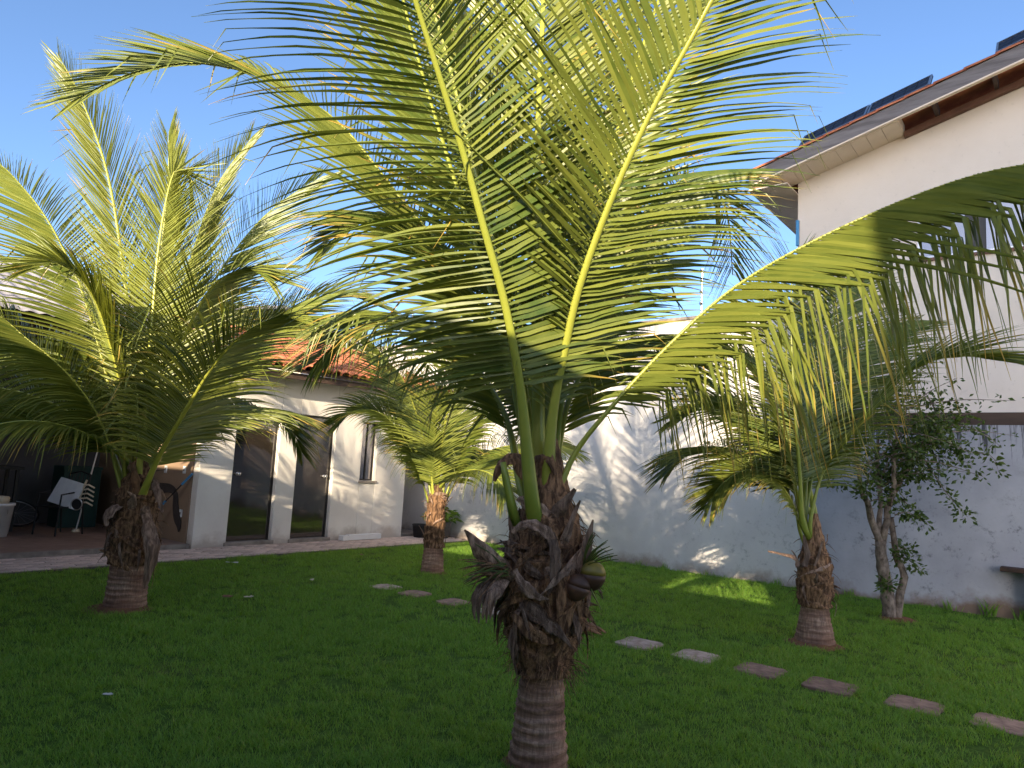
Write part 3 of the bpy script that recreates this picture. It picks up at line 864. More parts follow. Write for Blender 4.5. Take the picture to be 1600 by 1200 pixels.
F([(866, 800, 3.9), (893, 718, 3.93), (945, 648, 3.9), (1040, 545, 3.87), (1140, 455, 3.82), (1250, 388, 3.75), (1400, 318, 3.6), (1540, 270, 3.45), (1680, 250, 3.3), (1800, 262, 3.2)],
  n=118, L=1.34, w=.038, open_=0, wside=2.0, droop=(.3, .3), kinkp=.95, r0=.034, leaf0=.235, beta=(-.75, -1.0), alpha=(58, 40), seg=12, yellow=.62, dry=.4, seed=14, kmax=.95, kpos=(.22, .40), slat=(.3, .3), fold=.55)
F([(838, 750, 4.1), (800, 590, 4.25), (720, 430, 4.5), (620, 303, 4.62), (523, 187, 4.7), (413, 123, 4.8), (333, 101, 4.86), (267, 101, 4.92), (190, 120, 4.97), (110, 160, 5.0)],
  n=105, L=1.0, w=.033, droop=(.3, .5), kinkp=.1, r0=.045, leaf0=.25, beta=(.3, .15), alpha=(58, 22), seg=7, yellow=.6, dry=.15, seed=15)
F([(815, 760, 4.1), (785, 640, 4.35), (715, 540, 4.8), (640, 500, 5.1), (560, 510, 5.3), (490, 570, 5.4)], n=80, L=.95, w=.030, droop=(1.8, 1.8), kinkp=.5, leaf0=.2, yellow=.4, seed=16, open_=.15, kpos=(.3, .6), kmax=.9)
F([(862, 740, 4.08), (890, 560, 4.4), (960, 400, 4.8), (1040, 300, 5.1), (1100, 275, 5.3), (1135, 330, 5.4), (1145, 430, 5.45)], n=88, L=.85, w=.034, droop=(.7, .7), kinkp=.12, leaf0=.25, yellow=.3, seed=17)
F([(865, 745, 4.1), (895, 610, 4.4), (955, 540, 4.75), (1030, 540, 4.95), (1100, 600, 5.05)], n=70, L=.85, w=.030, droop=(1.8, 1.8), kinkp=.4, leaf0=.22, yellow=.4, seed=18, open_=.2)
F([(832, 745, 4.08), (785, 520, 4.3), (710, 280, 4.55), (650, 80, 4.8), (610, -80, 5.0), (560, -220, 5.3)], n=88, L=.95, w=.034, droop=(.3, .3), kinkp=.2, leaf0=.25, yellow=.25, seed=19, alpha=(60, 25))
F([(850, 745, 4.08), (895, 470, 4.4), (955, 240, 4.8), (1005, 70, 5.1), (1060, -70, 5.4), (1140, -180, 5.8)], n=88, L=.95, w=.034, droop=(.3, .3), kinkp=.2, leaf0=.25, yellow=.6, seed=20, alpha=(60, 25))
F([(838, 745, 4.05), (800, 500, 4.2), (740, 260, 4.3), (690, 60, 4.35), (630, -120, 4.3), (550, -260, 4.2)], n=88, L=.95, w=.034, droop=(.3, .4), kinkp=.12, leaf0=.25, yellow=.4, seed=21, alpha=(62, 25), out=(-.7, -.5, 0))
F([(852, 740, 3.95), (866, 620, 3.88), (884, 500, 3.82), (896, 400, 3.8), (906, 310, 3.82)], n=34, L=.55, w=.03, droop=(3.2, 3.2), kinkp=.6, r0=.03, leaf0=.3, yellow=.4, seed=22, alpha=(60, 30), out=(.4, -1, 0), kmax=.95)
F([(845, 740, 4.1), (870, 500, 4.6), (900, 330, 5.2), (930, 240, 5.8), (965, 240, 6.3)], n=70, L=.85, w=.034, droop=(.6, .6), kinkp=.2, leaf0=.25, yellow=.45, seed=24)
F([(836, 735, 4.1), (790, 560, 4.35), (725, 420, 4.65), (650, 350, 4.9), (575, 340, 5.1), (500, 390, 5.25)], n=88, L=.95, w=.033, droop=(.7, .7), kinkp=.12, leaf0=.25, yellow=.3, seed=25)
F([(846, 735, 4.1), (868, 520, 4.5), (905, 330, 4.9), (950, 170, 5.3), (1010, 60, 5.6), (1090, 0, 5.9)], n=88, L=1.0, w=.034, droop=(.4, .4), kinkp=.12, leaf0=.25, yellow=.5, seed=26, alpha=(60, 25))
F([(840, 735, 4.1), (815, 500, 4.4), (775, 300, 4.8), (735, 130, 5.2), (705, 0, 5.5), (670, -120, 5.8)], n=88, L=1.0, w=.034, droop=(.3, .3), kinkp=.12, leaf0=.25, yellow=.4, seed=27, alpha=(60, 25))
ragged(pm, profM, 64, .66, 1.34, 5, 1.1)
threads(pm, profM, 420, .44, 1.34, 6)
threads(pm, profM, 40, .50, .56, 7)
def PB(pts, ws, face, seed, m='boot', cup=.4, rag=.15):
    boot(pm, [at(*p) for p in pts], ws, face, 'leaf_base', M[m], cup, .016, B, rag, seed)
PB([(800, 925, 3.85), (778, 895, 3.76), (750, 858, 3.70), (726, 828, 3.68)], [.15, .15, .10, .008], (-.5, -.7, .5), 31)
PB([(890, 950, 3.85), (905, 900, 3.78), (916, 855, 3.76), (927, 812, 3.77)], [.13, .12, .08, .006], (.5, -.8, .1), 32)
PB([(872, 880, 3.82), (885, 840, 3.74), (897, 805, 3.72), (907, 782, 3.72)], [.07, .06, .04, .008], (.4, -.9, .1), 33)
PB([(860, 830, 3.85), (872, 800, 3.78), (888, 780, 3.76), (899, 764, 3.76)], [.10, .09, .06, .02], (.4, -.8, .3), 34)
PB([(806, 860, 3.85), (800, 830, 3.80), (797, 805, 3.80), (800, 790, 3.82)], [.05, .05, .03, .006], (-.6, -.8, .1), 35)
PB([(830, 745, 3.86), (805, 716, 3.82), (788, 720, 3.80), (776, 738, 3.80), (772, 752, 3.81)], [.11, .10, .08, .06, .02], (-.2, -.8, .6), 36, 'fibre')
PB([(838, 745, 3.88), (852, 714, 3.85), (862, 722, 3.84), (868, 742, 3.84)], [.10, .09, .06, .02], (.3, -.8, .6), 37, 'fibre')
PB([(800, 832, 3.74), (822, 818, 3.68), (846, 826, 3.66), (866, 846, 3.68), (872, 868, 3.72)], [.02, .05, .06, .05, .006], (0, -1, .1), 38, 'boot', .1, .6)
PB([(860, 832, 3.68), (868, 868, 3.655), (866, 900, 3.66), (856, 930, 3.69)], [.05, .06, .05, .006], (.1, -1, 0), 39, 'boot', .2, .5)
PB([(804, 890, 3.71), (818, 915, 3.67), (838, 932, 3.67), (858, 936, 3.70)], [.03, .06, .05, .006], (-.1, -1, 0), 42, 'boot', .1, .6)
PB([(880, 880, 3.72), (886, 930, 3.70), (880, 985, 3.72), (868, 1025, 3.78)], [.08, .10, .08, .02], (.3, -1, 0), 40, 'fibre', .3, .25)
PB([(800, 960, 3.72), (825, 985, 3.70), (850, 1000, 3.72), (878, 1000, 3.76)], [.03, .07, .06, .02], (0, -1, 0), 41, 'fibre', .2, .3)
PB([(798, 990, 3.80), (800, 1010, 3.77), (803, 1026, 3.79), (806, 1036, 3.82)], [.03, .06, .05, .02], (-.5, -.9, 0), 43, 'boot', .3, .1)
# cut green petiole stub on the left
b = MB(); P_ = [at(*p) - B for p in ((806, 818, 3.83), (797, 780, 3.80), (790, 745, 3.78), (786, 722, 3.78))]
b.tube(P_, [.05, .042, .034, .026], 10, True, [(0, .3, 0, 1)] * 4, .6); b.build('petiole_stub', M['rachis'], pm, smooth=True)
# coconuts with the bare stalks that carry them
def coconut(p, r, ax, m1, m2):
    c = Vector(p) - B
    q = Vector(ax).normalized().to_track_quat('Z', 'Y').to_matrix()
    b1 = MB(); b2 = MB()
    prof = [(.02, -1.15), (.38, -1.0), (.72, -.66), (.93, -.2), (.97, .15)]
    prof2 = [(.972, .15), (.90, .5), (.68, .86), (.36, 1.06), (.05, 1.12)]
    for bb_, pf in ((b1, prof), (b2, prof2)):
        bb_.lathe([(a * r, z * r) for a, z in pf], 20, fn=lambda a, z, rr: rr * .06 * math.cos(3 * a))
        bb_.v = [tuple(c + q @ Vector(v_)) for v_ in bb_.v]
    o = b1.build('coconut', m1, pm, smooth=True)
    b2.build('cap', m2, o, smooth=True)
coconut(at(926, 900, 3.72), .068, (.05, .0, 1), M['coco_b'], M['coco_g'])
coconut(at(903, 918, 3.70), .062, (.25, 0, 1), M['coco_b'], M['coco_b'])
rr_ = random.Random(9)
for i in range(15):
    b = MB(); p = at(912, 885, 3.76) - B
    d = Vector((rr_.uniform(-.1, 1), rr_.uniform(-.8, .3), rr_.uniform(.1, 1.1))).normalized(); P_ = [p]
    for k in range(5):
        p = p + d * rr_.uniform(.025, .05); d = (d + Vector((.12, 0, .10 if k < 2 else -.1))).normalized(); P_.append(p)
    b.tube(P_, [.005, .0045, .004, .0035, .003, .002], 5); b.build('fruit_stalk', M['stalk'], pm)
b = MB(); b.tube([q - B for q in (at(912, 880, 3.78), at(925, 925, 3.68), at(940, 953, 3.66))], [.006, .005, .002], 5); b.build('fruit_stalk', M['stalk'], pm)
for i in range(34):
    b = MB(); p = at(rr_.uniform(775, 795), rr_.uniform(880, 905), 3.74) - B
    d = Vector((rr_.uniform(-1, -.4), rr_.uniform(-.6, .4), rr_.uniform(-.5, .45))).normalized(); P_ = [p]
    for k in range(5):
        p = p + d * rr_.uniform(.025, .055); d = (d + Vector((0, 0, -.10)) + Vector((rr_.uniform(-.2, .2), rr_.uniform(-.2, .2), 0))).normalized(); P_.append(p)
    b.tube(P_, [.0055, .005, .0045, .004, .003, .0015], 5); b.build('dead_stalk', M['fibre'] if i % 3 else M['stalk'], pm)
for i in range(5):
    P_ = [at(790 - i * 6, 905, 3.74), at(778 - i * 8, 925, 3.70), at(768 - i * 7, 945 + 8 * (i % 3), 3.70), at(766 - i * 6, 968 + 6 * (i % 2), 3.71)]
    boot(pm, P_, [.05, .05, .03, .006], (-.4, -.9, .2), 'leaf_base', M['boot'], .4, .008, B, .3, 60 + i)

# ---------------------------------------------------------------- left palm
B2 = ground(195, 948)
p2 = empty('palm_tree', B2)
tag(p2, 'bushy sunlit palm at the left in front of the dark veranda', 'palm')
prof2 = [(-.03, .20), (.08, .185), (.25, .175), (.42, .165), (.48, .185), (.7, .205), (.9, .20), (1.1, .18), (1.22, .14), (1.32, .09), (1.42, .05), (1.5, .02)]
trunk(p2, prof2, .05, .012, .42, 8)
F = lambda pts, **k: frond(p2, px(pts), B2, **{**dict(seg=7, n=115, L=1.02, w=.030, r0=.042, fold=.5, dry=.1, kinkp=.12), **k})
F([(215, 760, 7.0), (226, 640, 6.95), (236, 520, 6.95), (246, 400, 7.0), (260, 310, 7.05), (275, 265, 7.1), (296, 275, 7.15), (305, 300, 7.15)], out=(.02, -1, 0), yellow=0.93, droop=(.25, .25), seed=101, alpha=(62, 25), dry=.1)
F([(200, 755, 7.1), (205, 560, 7.2), (190, 400, 7.3), (165, 260, 7.35), (125, 150, 7.4), (88, 82, 7.45)], out=(-.6, .8, 0), yellow=0.78, droop=(.15, .15), beta=(.45, .45), L=.85, alpha=(40, 18), seed=102, dry=.1)
F([(205, 750, 7.15), (225, 560, 7.25), (250, 400, 7.35), (262, 290, 7.4), (264, 205, 7.45)], out=(.2, 1, 0), yellow=0.88, droop=(.15, .15), beta=(.4, .4), L=.9, alpha=(42, 20), seed=103, dry=.1)
F([(222, 775, 6.95), (250, 710, 6.85), (285, 650, 6.75), (325, 583, 6.65), (360, 540, 6.6), (400, 510, 6.55), (440, 495, 6.55), (475, 500, 6.55)], yellow=0.80, droop=(.7, 1.1), seed=104, r0=.048, kinkp=.12, out=(.6, -.8, 0), alpha=(70, 28))
F([(212, 750, 7.2), (260, 600, 7.5), (315, 480, 7.8), (340, 430, 7.95), (395, 357, 8.15), (445, 312, 8.35), (505, 275, 8.5)], yellow=0.33, droop=(.25, .25), seed=105, out=(.35, .9, 0))
F([(190, 765, 7.0), (160, 665, 6.9), (123, 605, 6.8), (80, 560, 6.7), (40, 528, 6.65), (0, 495, 6.6), (-50, 475, 6.55), (-100, 490, 6.5)], yellow=0.53, droop=(1.7, 1.7), seed=106, kinkp=.2, r0=.04)
F([(200, 755, 7.1), (170, 600, 7.2), (130, 460, 7.3), (93, 377, 7.35), (67, 333, 7.4), (40, 298, 7.45), (0, 257, 7.5), (-50, 235, 7.55)], yellow=0.63, droop=(.5, .5), seed=107)
F([(210, 755, 7.15), (255, 560, 7.4), (300, 400, 7.6), (340, 290, 7.75), (395, 213, 7.9)], yellow=0.78, droop=(.15, .15), seed=108, beta=(.35, .35), L=.85, alpha=(45, 20), out=(.3, .9, 0))
F([(215, 765, 7.2), (280, 640, 7.6), (360, 545, 8.0), (445, 487, 8.3), (490, 466, 8.5), (540, 460, 8.6), (600, 480, 8.7)], yellow=0.48, droop=(.5, .5), seed=109)
F([(195, 755, 7.05), (190, 620, 6.9), (160, 500, 6.7), (130, 440, 6.5), (90, 410, 6.3), (40, 420, 6.1)], yellow=0.78, droop=(.7, .7), seed=110, out=(-.6, -.8, 0))
F([(212, 765, 7.1), (250, 620, 7.05), (300, 500, 6.95), (340, 440, 6.9), (390, 420, 6.85), (430, 440, 6.8)], yellow=0.68, droop=(.8, .8), seed=111, out=(.7, -.7, 0))
F([(195, 760, 7.2), (150, 640, 7.5), (100, 560, 7.8), (50, 540, 8.0), (0, 570, 8.2)], yellow=0.48, droop=(1.0, 1.0), seed=112)
for i, (az, el, ln, bn) in enumerate(((-1.9, .9, 2.6, 1.9), (.4, .9, 2.8, 1.9), (-.5, 1.0, 2.9, 1.8), (-2.6, .75, 2.0, 1.9))):
    frond(p2, arc(B2, 1.32, az, el, ln, bn), B2, n=105, L=.95, w=.030, seg=6, kinkp=.1, droop=(.8, .8), yellow=0.58, seed=120 + i, r0=.045)
ragged(p2, prof2, 38, .45, 1.3, 15, 1.1); threads(p2, prof2, 60, .4, 1.25, 16, .003)
def flap(palm, base, pts, ws, face, seed, m='boot'):
    boot(palm, [at(*p) for p in pts], ws, face, 'leaf_base', M[m], .35, .014, base, .25, seed)
flap(p2, B2, [(226, 790, 6.95), (234, 830, 6.9), (238, 865, 6.88), (226, 920, 6.9)], [.08, .12, .13, .03], (.6, -.8, 0), 71)
flap(p2, B2, [(190, 785, 6.95), (176, 795, 6.88), (165, 808, 6.85), (166, 822, 6.85)], [.16, .16, .12, .03], (-.4, -.8, .5), 72)
flap(p2, B2, [(228, 770, 7.0), (240, 750, 6.95), (246, 770, 6.9), (254, 800, 6.9)], [.06, .07, .07, .02], (.5, -.8, .2), 73)
flap(p2, B2, [(205, 780, 6.95), (212, 760, 6.9), (210, 740, 6.9), (206, 722, 6.92)], [.09, .09, .07, .03], (0, -1, .1), 74, 'husk')

# ---------------------------------------------------------------- small palm by the passage
B3 = ground(675, 894)
p3 = empty('palm_tree', B3)
tag(p3, 'small slender palm in front of the passage right of the outbuilding', 'palm')
prof3 = [(-.03, .175), (.06, .160), (.2, .15), (.34, .135), (.40, .14), (.6, .14), (.85, .13), (1.05, .12), (1.15, .085), (1.25, .05), (1.35, .02)]
trunk(p3, prof3, .045, .014, .36, 12)
F = lambda pts, **k: frond(p3, px(pts), B3, **{**dict(seg=6, n=95, L=.95, w=.028, r0=.036, fold=.5, dry=.1, kinkp=.1), **k})
F([(678, 790, 10.25), (672, 730, 10.2), (660, 680, 10.15), (645, 630, 10.1), (625, 585, 10.05), (600, 560, 10.0)], out=(-.4, -1, 0), yellow=.7, droop=(.5, .5), seed=201)
F([(690, 780, 10.3), (700, 690, 10.4), (705, 610, 10.5), (705, 540, 10.6), (712, 480, 10.8)], out=(.1, 1, 0), yellow=.5, droop=(.6, .6), seed=202, alpha=(55, 25))
F([(695, 785, 10.4), (725, 735, 10.5), (765, 705, 10.6), (805, 695, 10.7), (850, 690, 10.8), (900, 705, 10.9)], yellow=.5, droop=(1.7, 1.7), seed=203)
F([(670, 785, 10.3), (640, 700, 10.2), (600, 650, 10.1), (560, 640, 10.0), (525, 660, 9.9)], yellow=.3, droop=(1.5, 1.5), seed=204)
F([(695, 780, 10.35), (730, 680, 10.4), (770, 620, 10.4), (815, 590, 10.4), (860, 600, 10.4)], yellow=.35, droop=(1.2, 1.2), seed=205)
F([(682, 785, 10.3), (690, 700, 10.15), (700, 640, 10.0), (715, 600, 9.8), (730, 590, 9.6)], out=(.3, -1, 0), yellow=.6, droop=(.6, .6), seed=206)
F([(675, 780, 10.35), (655, 680, 10.5), (625, 600, 10.7), (590, 545, 10.9), (560, 520, 11.1)], yellow=.4, droop=(.5, .5), seed=207)
for i, (az, el, ln, bn) in enumerate(((.3, .9, 2.0, 1.8), (-.4, 1.0, 2.1, 1.7), (2.3, .7, 1.6, 1.9))):
    frond(p3, arc(B3, 1.2, az, el, ln, bn), B3, n=90, L=.85, w=.028, seg=6, kinkp=.1, droop=(.8, .8), yellow=.4, seed=220 + i, r0=.04)
ragged(p3, prof3, 22, .42, 1.15, 25, .9); threads(p3, prof3, 30, .4, 1.1, 26, .003)

# ---------------------------------------------------------------- right palm
B4 = ground(1273, 1004)
p4 = empty('palm_tree', B4)
tag(p4, 'shaded palm at the right with a dead stalk sticking out left', 'palm')
prof4 = [(-.03, .20), (.06, .180), (.2, .150), (.34, .128), (.40, .155), (.55, .165), (.75, .155), (.88, .115), (1.0, .085), (1.12, .055), (1.25, .025)]
trunk(p4, prof4, .045, .008, .36, 21)
F = lambda pts, **k: frond(p4, px(pts), B4, **{**dict(seg=7, n=110, L=1.0, w=.029, r0=.036, fold=.5, dry=.1, kinkp=.12), **k})
F([(1253, 810, 7.05), (1250, 745, 7.0), (1243, 650, 6.95), (1238, 560, 6.95), (1236, 470, 6.95), (1240, 400, 6.9)], out=(.0, -1, 0), yellow=.3, droop=(.3, .3), seed=301, alpha=(70, 30))
F([(1266, 815, 7.1), (1285, 740, 7.1), (1320, 685, 7.1), (1357, 643, 7.1), (1393, 600, 7.05), (1440, 570, 7.0), (1487, 557, 6.95), (1535, 557, 6.9), (1600, 568, 6.85), (1650, 590, 6.8)], yellow=.3, droop=(.4, .4), seed=302, L=1.0, n=90, out=(.75, -.65, 0), alpha=(58, 24), kinkp=.1)
F([(1250, 830, 7.1), (1243, 800, 7.1), (1225, 765, 7.1), (1200, 742, 7.1), (1165, 735, 7.1), (1130, 755, 7.1), (1105, 790, 7.1)], yellow=.6, droop=(.9, .9), seed=303, L=.7, dry=.4)
F([(1250, 800, 7.2), (1220, 700, 7.3), (1170, 650, 7.4), (1115, 630, 7.5), (1060, 650, 7.6)], yellow=.5, droop=(.8, .8), seed=304)
F([(1258, 800, 7.2), (1290, 660, 7.5), (1340, 560, 7.8), (1390, 510, 8.0), (1440, 500, 8.2)], yellow=.2, droop=(.4, .4), seed=306)
F([(1256, 800, 7.2), (1270, 640, 7.5), (1300, 500, 7.9), (1330, 430, 8.3), (1360, 400, 8.6)], yellow=.15, droop=(.4, .4), seed=307)
F([(1252, 800, 7.1), (1225, 680, 7.1), (1190, 600, 7.1), (1150, 560, 7.1), (1105, 560, 7.1)], yellow=.5, droop=(.7, .7), seed=308)
for i, (az, el, ln, bn) in enumerate(((.2, .95, 2.4, 1.8), (-.6, .9, 2.3, 1.8))):
    frond(p4, arc(B4, 1.25, az, el, ln, bn), B4, n=100, L=.95, w=.029, seg=6, kinkp=.1, droop=(.8, .8), yellow=.3, seed=320 + i, r0=.04)
ragged(p4, prof4, 20, .42, 1.0, 35, .8); threads(p4, prof4, 40, .38, 1.0, 36, .003)
flap(p4, B4, [(1248, 885, 7.0), (1243, 872, 6.97), (1225, 866, 6.95), (1200, 861, 6.95)], [.07, .06, .03, .022], (-.2, -.6, .8), 81)
flap(p4, B4, [(1274, 885, 7.0), (1279, 870, 7.0), (1283, 856, 7.0), (1286, 846, 7.0)], [.06, .05, .04, .035], (.6, -.8, 0), 82)
flap(p4, B4, [(1258, 885, 6.98), (1262, 865, 6.97), (1258, 848, 6.97), (1256, 836, 6.98)], [.05, .06, .05, .02], (0, -1, 0), 83)

# ================================================================== THORNY TREE BY THE WALL
B5 = ground(1392, 966)
tt5 = empty('thorny_tree', B5)
tag(tt5, 'forked thorny shrub tree against the stained wall at the right', 'tree')
rnd5 = random.Random(55)
tb_ = MB(); tips = []
def limb(pts, r0, r1):
    pa, l = smoothpath([at(*p) - B5 for p in pts], 12)
    pa = [q + Vector((rnd5.uniform(-1, 1), rnd5.uniform(-1, 1), 0)) * .008 for q in pa]
    tb_.tube(pa, [r0 + (r1 - r0) * i / 12 + rnd5.uniform(-.004, .004) for i in range(13)], 9)
    for q in pa[2:]:                    # knobs where thorns sat
        for k in range(2):
            a = rnd5.uniform(0, 6.28); d = Vector((math.cos(a), math.sin(a), .3))
            tb_.tube([q + d * r1 * .5, q + d * (r0 * .8 + .025)], [.012, .003], 5)
    return pa
D5 = B5.y
limb([(1392, 968, D5), (1386, 925, D5), (1378, 880, D5), (1376, 845, D5)], .085, .062)
limb([(1402, 968, D5 - .03), (1406, 930, D5 - .03), (1413, 895, D5 - .03), (1404, 880, D5 - .02), (1396, 835, D5 - .02), (1393, 810, D5)], .05, .032)
a1 = limb([(1376, 850, D5), (1364, 820, D5), (1357, 790, D5 - .05), (1347, 770, D5 - .1), (1342, 735, D5 - .15), (1335, 690, D5 - .2)], .045, .018)
a2 = limb([(1378, 850, D5), (1385, 815, D5), (1388, 785, D5 + .02), (1402, 760, D5 + .05), (1420, 725, D5 + .05), (1440, 690, D5 + .05), (1465, 650, D5 + .05)], .045, .016)
a3 = limb([(1376, 845, D5), (1372, 815, D5 + .05), (1376, 780, D5 + .05), (1370, 740, D5 + .1), (1372, 690, D5 + .1), (1380, 650, D5 + .1)], .035, .012)
a4 = limb([(1390, 790, D5), (1396, 760, D5 - .1), (1397, 720, D5 - .15), (1400, 680, D5 - .2), (1405, 640, D5 - .2)], .03, .012)
tb_.build('trunk', M['bark'], tt5, smooth=True)
lf = MB(); bt_ = MB()
def twig(pts, nl, sp=.10):
    pa, l = smoothpath([at(*p) - B5 for p in pts], 14)
    bt_.tube(pa, [.010 - .008 * i / 14 for i in range(15)], 5)
    for k in range(nl):
        q = pa[rnd5.randint(3, 14)]
        d = Vector((rnd5.gauss(0, 1), rnd5.gauss(0, 1), rnd5.gauss(-.2, .8))).normalized()
        c = q + d * rnd5.uniform(.0, sp)
        w_ = Vector((rnd5.gauss(0, 1), rnd5.gauss(0, 1), rnd5.gauss(0, 1))).cross(d).normalized()
        L_ = rnd5.uniform(.045, .085); n_ = d.cross(w_) * .006
        ry = min(1, max(0, rnd5.gauss(.3, .3)))
        lf.add([c, c + d * L_ * .5 + w_ * L_ * .27 + n_, c + d * L_ * .5 - n_, c + d * L_ * .5 - w_ * L_ * .27 + n_, c + d * L_],
               [(0, 2, 1), (0, 3, 2), (1, 2, 4), (2, 3, 4)], [(.2, ry, .1, 1)] * 5)
for tw in ([(1430, 705, D5), (1455, 735, D5 - .1), (1475, 765, D5 - .15), (1500, 795, D5 - .2), (1512, 808, D5 - .2)],
           [(1440, 690, D5), (1480, 690, D5 - .1), (1510, 705, D5 - .15), (1548, 712, D5 - .2), (1560, 735, D5 - .2)],
           [(1450, 670, D5), (1500, 665, D5), (1540, 680, D5), (1566, 700, D5)],
           [(1398, 805, D5), (1415, 800, D5 - .1), (1430, 806, D5 - .1), (1443, 816, D5 - .1)],
           [(1396, 872, D5), (1410, 870, D5 - .1), (1425, 878, D5 - .1), (1440, 890, D5 - .1)],
           [(1396, 865, D5), (1408, 858, D5 - .1), (1424, 855, D5 - .1)],
           [(1378, 920, D5 - .09), (1383, 914, D5 - .12), (1388, 910, D5 - .14), (1392, 912, D5 - .15)]):
    twig(tw, 130 if len(tw) > 4 else 70, .11)
for k in range(85):
    a = rnd5.choice((a1, a2, a3, a4, a2)); q = a[rnd5.randint(5, 12)] + B5
    e = q + Vector((rnd5.gauss(.16, .40), rnd5.gauss(-.15, .28), rnd5.gauss(.10, .22)))
    s0 = seen(q); s1 = seen(e); sm = seen(q.lerp(e, .5) + Vector((0, 0, .06)))
    twig([(s0[0], s0[1], q.y), (sm[0], sm[1], (q.y + e.y) / 2), (s1[0], s1[1], e.y)], 38, .13)
tag(bt_.build('branches', M['bark'], tt5), kind='stuff')
lf.build('crown', M['bushleaf'], tt5)

# ================================================================== THINGS ON THE LAWN
stone_px = [(605, 917), (645, 928), (715, 940), (770, 955), (997, 1006), (1085, 1027), (1187, 1048), (1298, 1072), (1430, 1101), (1570, 1128)]
stone_lab = ['small pale stepping stone at the far end of the row near the small palm', 'brown stepping stone second from the far end of the row',
             'half overgrown brown stepping stone third from the far end of the row', 'pale stepping stone showing just left of the big palm trunk',
             'light grey stepping stone beside the dry husk, right of the big palm', 'pale stepping stone right of the big palm, second past the dry husk',
             'reddish stepping stone third to the right of the big palm', 'dark reddish stepping stone in front of the right palm',
             'brown stepping stone second from the right edge of the photo', 'brown stepping stone cut by the right edge of the photo']
stones = []
for i, (q, lab) in enumerate(zip(stone_px, stone_lab)):
    g = ground(*q); u = 6.03; v = g.dot(VX)
    b = MB(); n = 28; vs = []; rs_ = random.Random(i + 5)
    s = .19 if i > 3 else .17
    for z, k in ((-.04, 1.0), (.004, 1.0), (.010, .94)):
        for j in range(n):
            a = 2 * math.pi * j / n
            c_, s_ = math.cos(a), math.sin(a)
            r = 1 / max(abs(c_), abs(s_)) * .93 if True else 1
            r = min(r, 1.30) * (1 + .09 * noise.noise(Vector((c_ * 2, s_ * 2, i * 3.1))))
            vs.append((c_ * r * s * k, s_ * r * s * 1.0 * k, z))
    fs = [(r_ * n + j, r_ * n + (j + 1) % n, (r_ + 1) * n + (j + 1) % n, (r_ + 1) * n + j) for r_ in range(2) for j in range(n)]
    fs.append(tuple(range(2 * n, 3 * n)))
    b.add(vs, fs)
    o = b.build('stepping_stone', M['stone_pale' if i in (0, 3, 4, 5) else 'stone'], None)
    o.location = uv(u, v, 0.002); o.rotation_euler = (0, 0, YAW + rs_.uniform(-.06, .06))
    tag(o, lab, 'stepping stone', 'stepping stones across the lawn'); stones.append((o.location.xy, s))
def soil(p, r, i):
    b = MB(); n = 40; vs = [(0, 0, .022)]
    for k in range(n):
        a = 2 * math.pi * k / n; q = r * (1 + .35 * noise.noise(Vector((math.cos(a) * 1.3, math.sin(a) * 1.3, i * 2.3))))
        vs.append((q * .6 * math.cos(a), q * .6 * math.sin(a), .024))
    for k in range(n):
        a = 2 * math.pi * k / n; q = r * (1 + .35 * noise.noise(Vector((math.cos(a) * 1.3, math.sin(a) * 1.3, i * 2.3))))
        vs.append((q * math.cos(a), q * math.sin(a), -.012))
    fs = [(0, 1 + k, 1 + (k + 1) % n) for k in range(n)] + [(1 + k, 1 + n + k, 1 + n + (k + 1) % n, 1 + (k + 1) % n) for k in range(n)]
    b.add(vs, fs); o = b.build('bare_soil', M['soil'], None, smooth=True); o.location = (p.x, p.y, 0); tag(o, kind='structure')
soils = [(B, .19), (B2 + Vector((-.02, -.06, 0)), .30), (B3, .22), (B4 + Vector((-.02, -.03, 0)), .28), (B5 + Vector((.05, -.05, 0)), .22)]
for i, (p, r) in enumerate(soils): soil(p, r, i)
# dry husk
hp = ground(917, 992)
b = MB()
for k in range(9):
    rs_ = random.Random(k); P_ = []
    x = rs_.uniform(-.05, .02); y = rs_.uniform(-.06, .06)
    for j in range(6):
        f = j / 5; P_.append((x - .13 + .30 * f, y + .04 * math.sin(f * 4 + k), .025 + .07 * math.sin(math.pi * min(1, f * .9 + .08)) * rs_.uniform(.5, 1.0)))
    b.tube(P_, [.006, .026, .034, .03, .02, .004], 7, flat=.6)
o = b.build('dry_husk', M['husk'], None, smooth=True); o.location = hp; o.rotation_euler = (0, 0, -.1)
tag(o, 'reddish dry coconut husk lying on the grass beside the big palm', 'husk')
def litter(name, p, size, m, lab, cat, seed):
    rs_ = random.Random(seed); b = MB(); n = 5; vs = []; fs = []
    for i in range(n):
        for j in range(n):
            x, y = (i / (n - 1) - .5) * size[0], (j / (n - 1) - .5) * size[1]
            vs.append((x * (1 + rs_.uniform(-.1, .1)), y * (1 + rs_.uniform(-.1, .1)), size[2] * (.6 + .8 * noise.noise(Vector((x * 22, y * 22, seed)))) + .035))
    vs += [(x, y, z - .004) for x, y, z in vs]
    for i in range(n - 1):
        for j in range(n - 1):
            a = i * n + j; fs += [(a, a + 1, a + n + 1, a + n), (a + n * n, a + n * n + n, a + n * n + n + 1, a + n * n + 1)]
    b.add(vs, fs); o = b.build(name, m, None, smooth=True); o.location = (p.x, p.y, 0); o.rotation_euler = (0, 0, rs_.uniform(0, 3))
    tag(o, lab, cat); return o
litter('paper_scrap', ground(166, 1096), (.055, .035, .02), M['whitepl'], 'small crumpled white paper scrap on the near left grass', 'litter', 1)
o = litter('white_strip', ground(362, 883), (.16, .03, .012), M['whitepl'], 'thin white strip lying on the grass near the paved path', 'litter', 2); o.rotation_euler = (0, 0, .1)
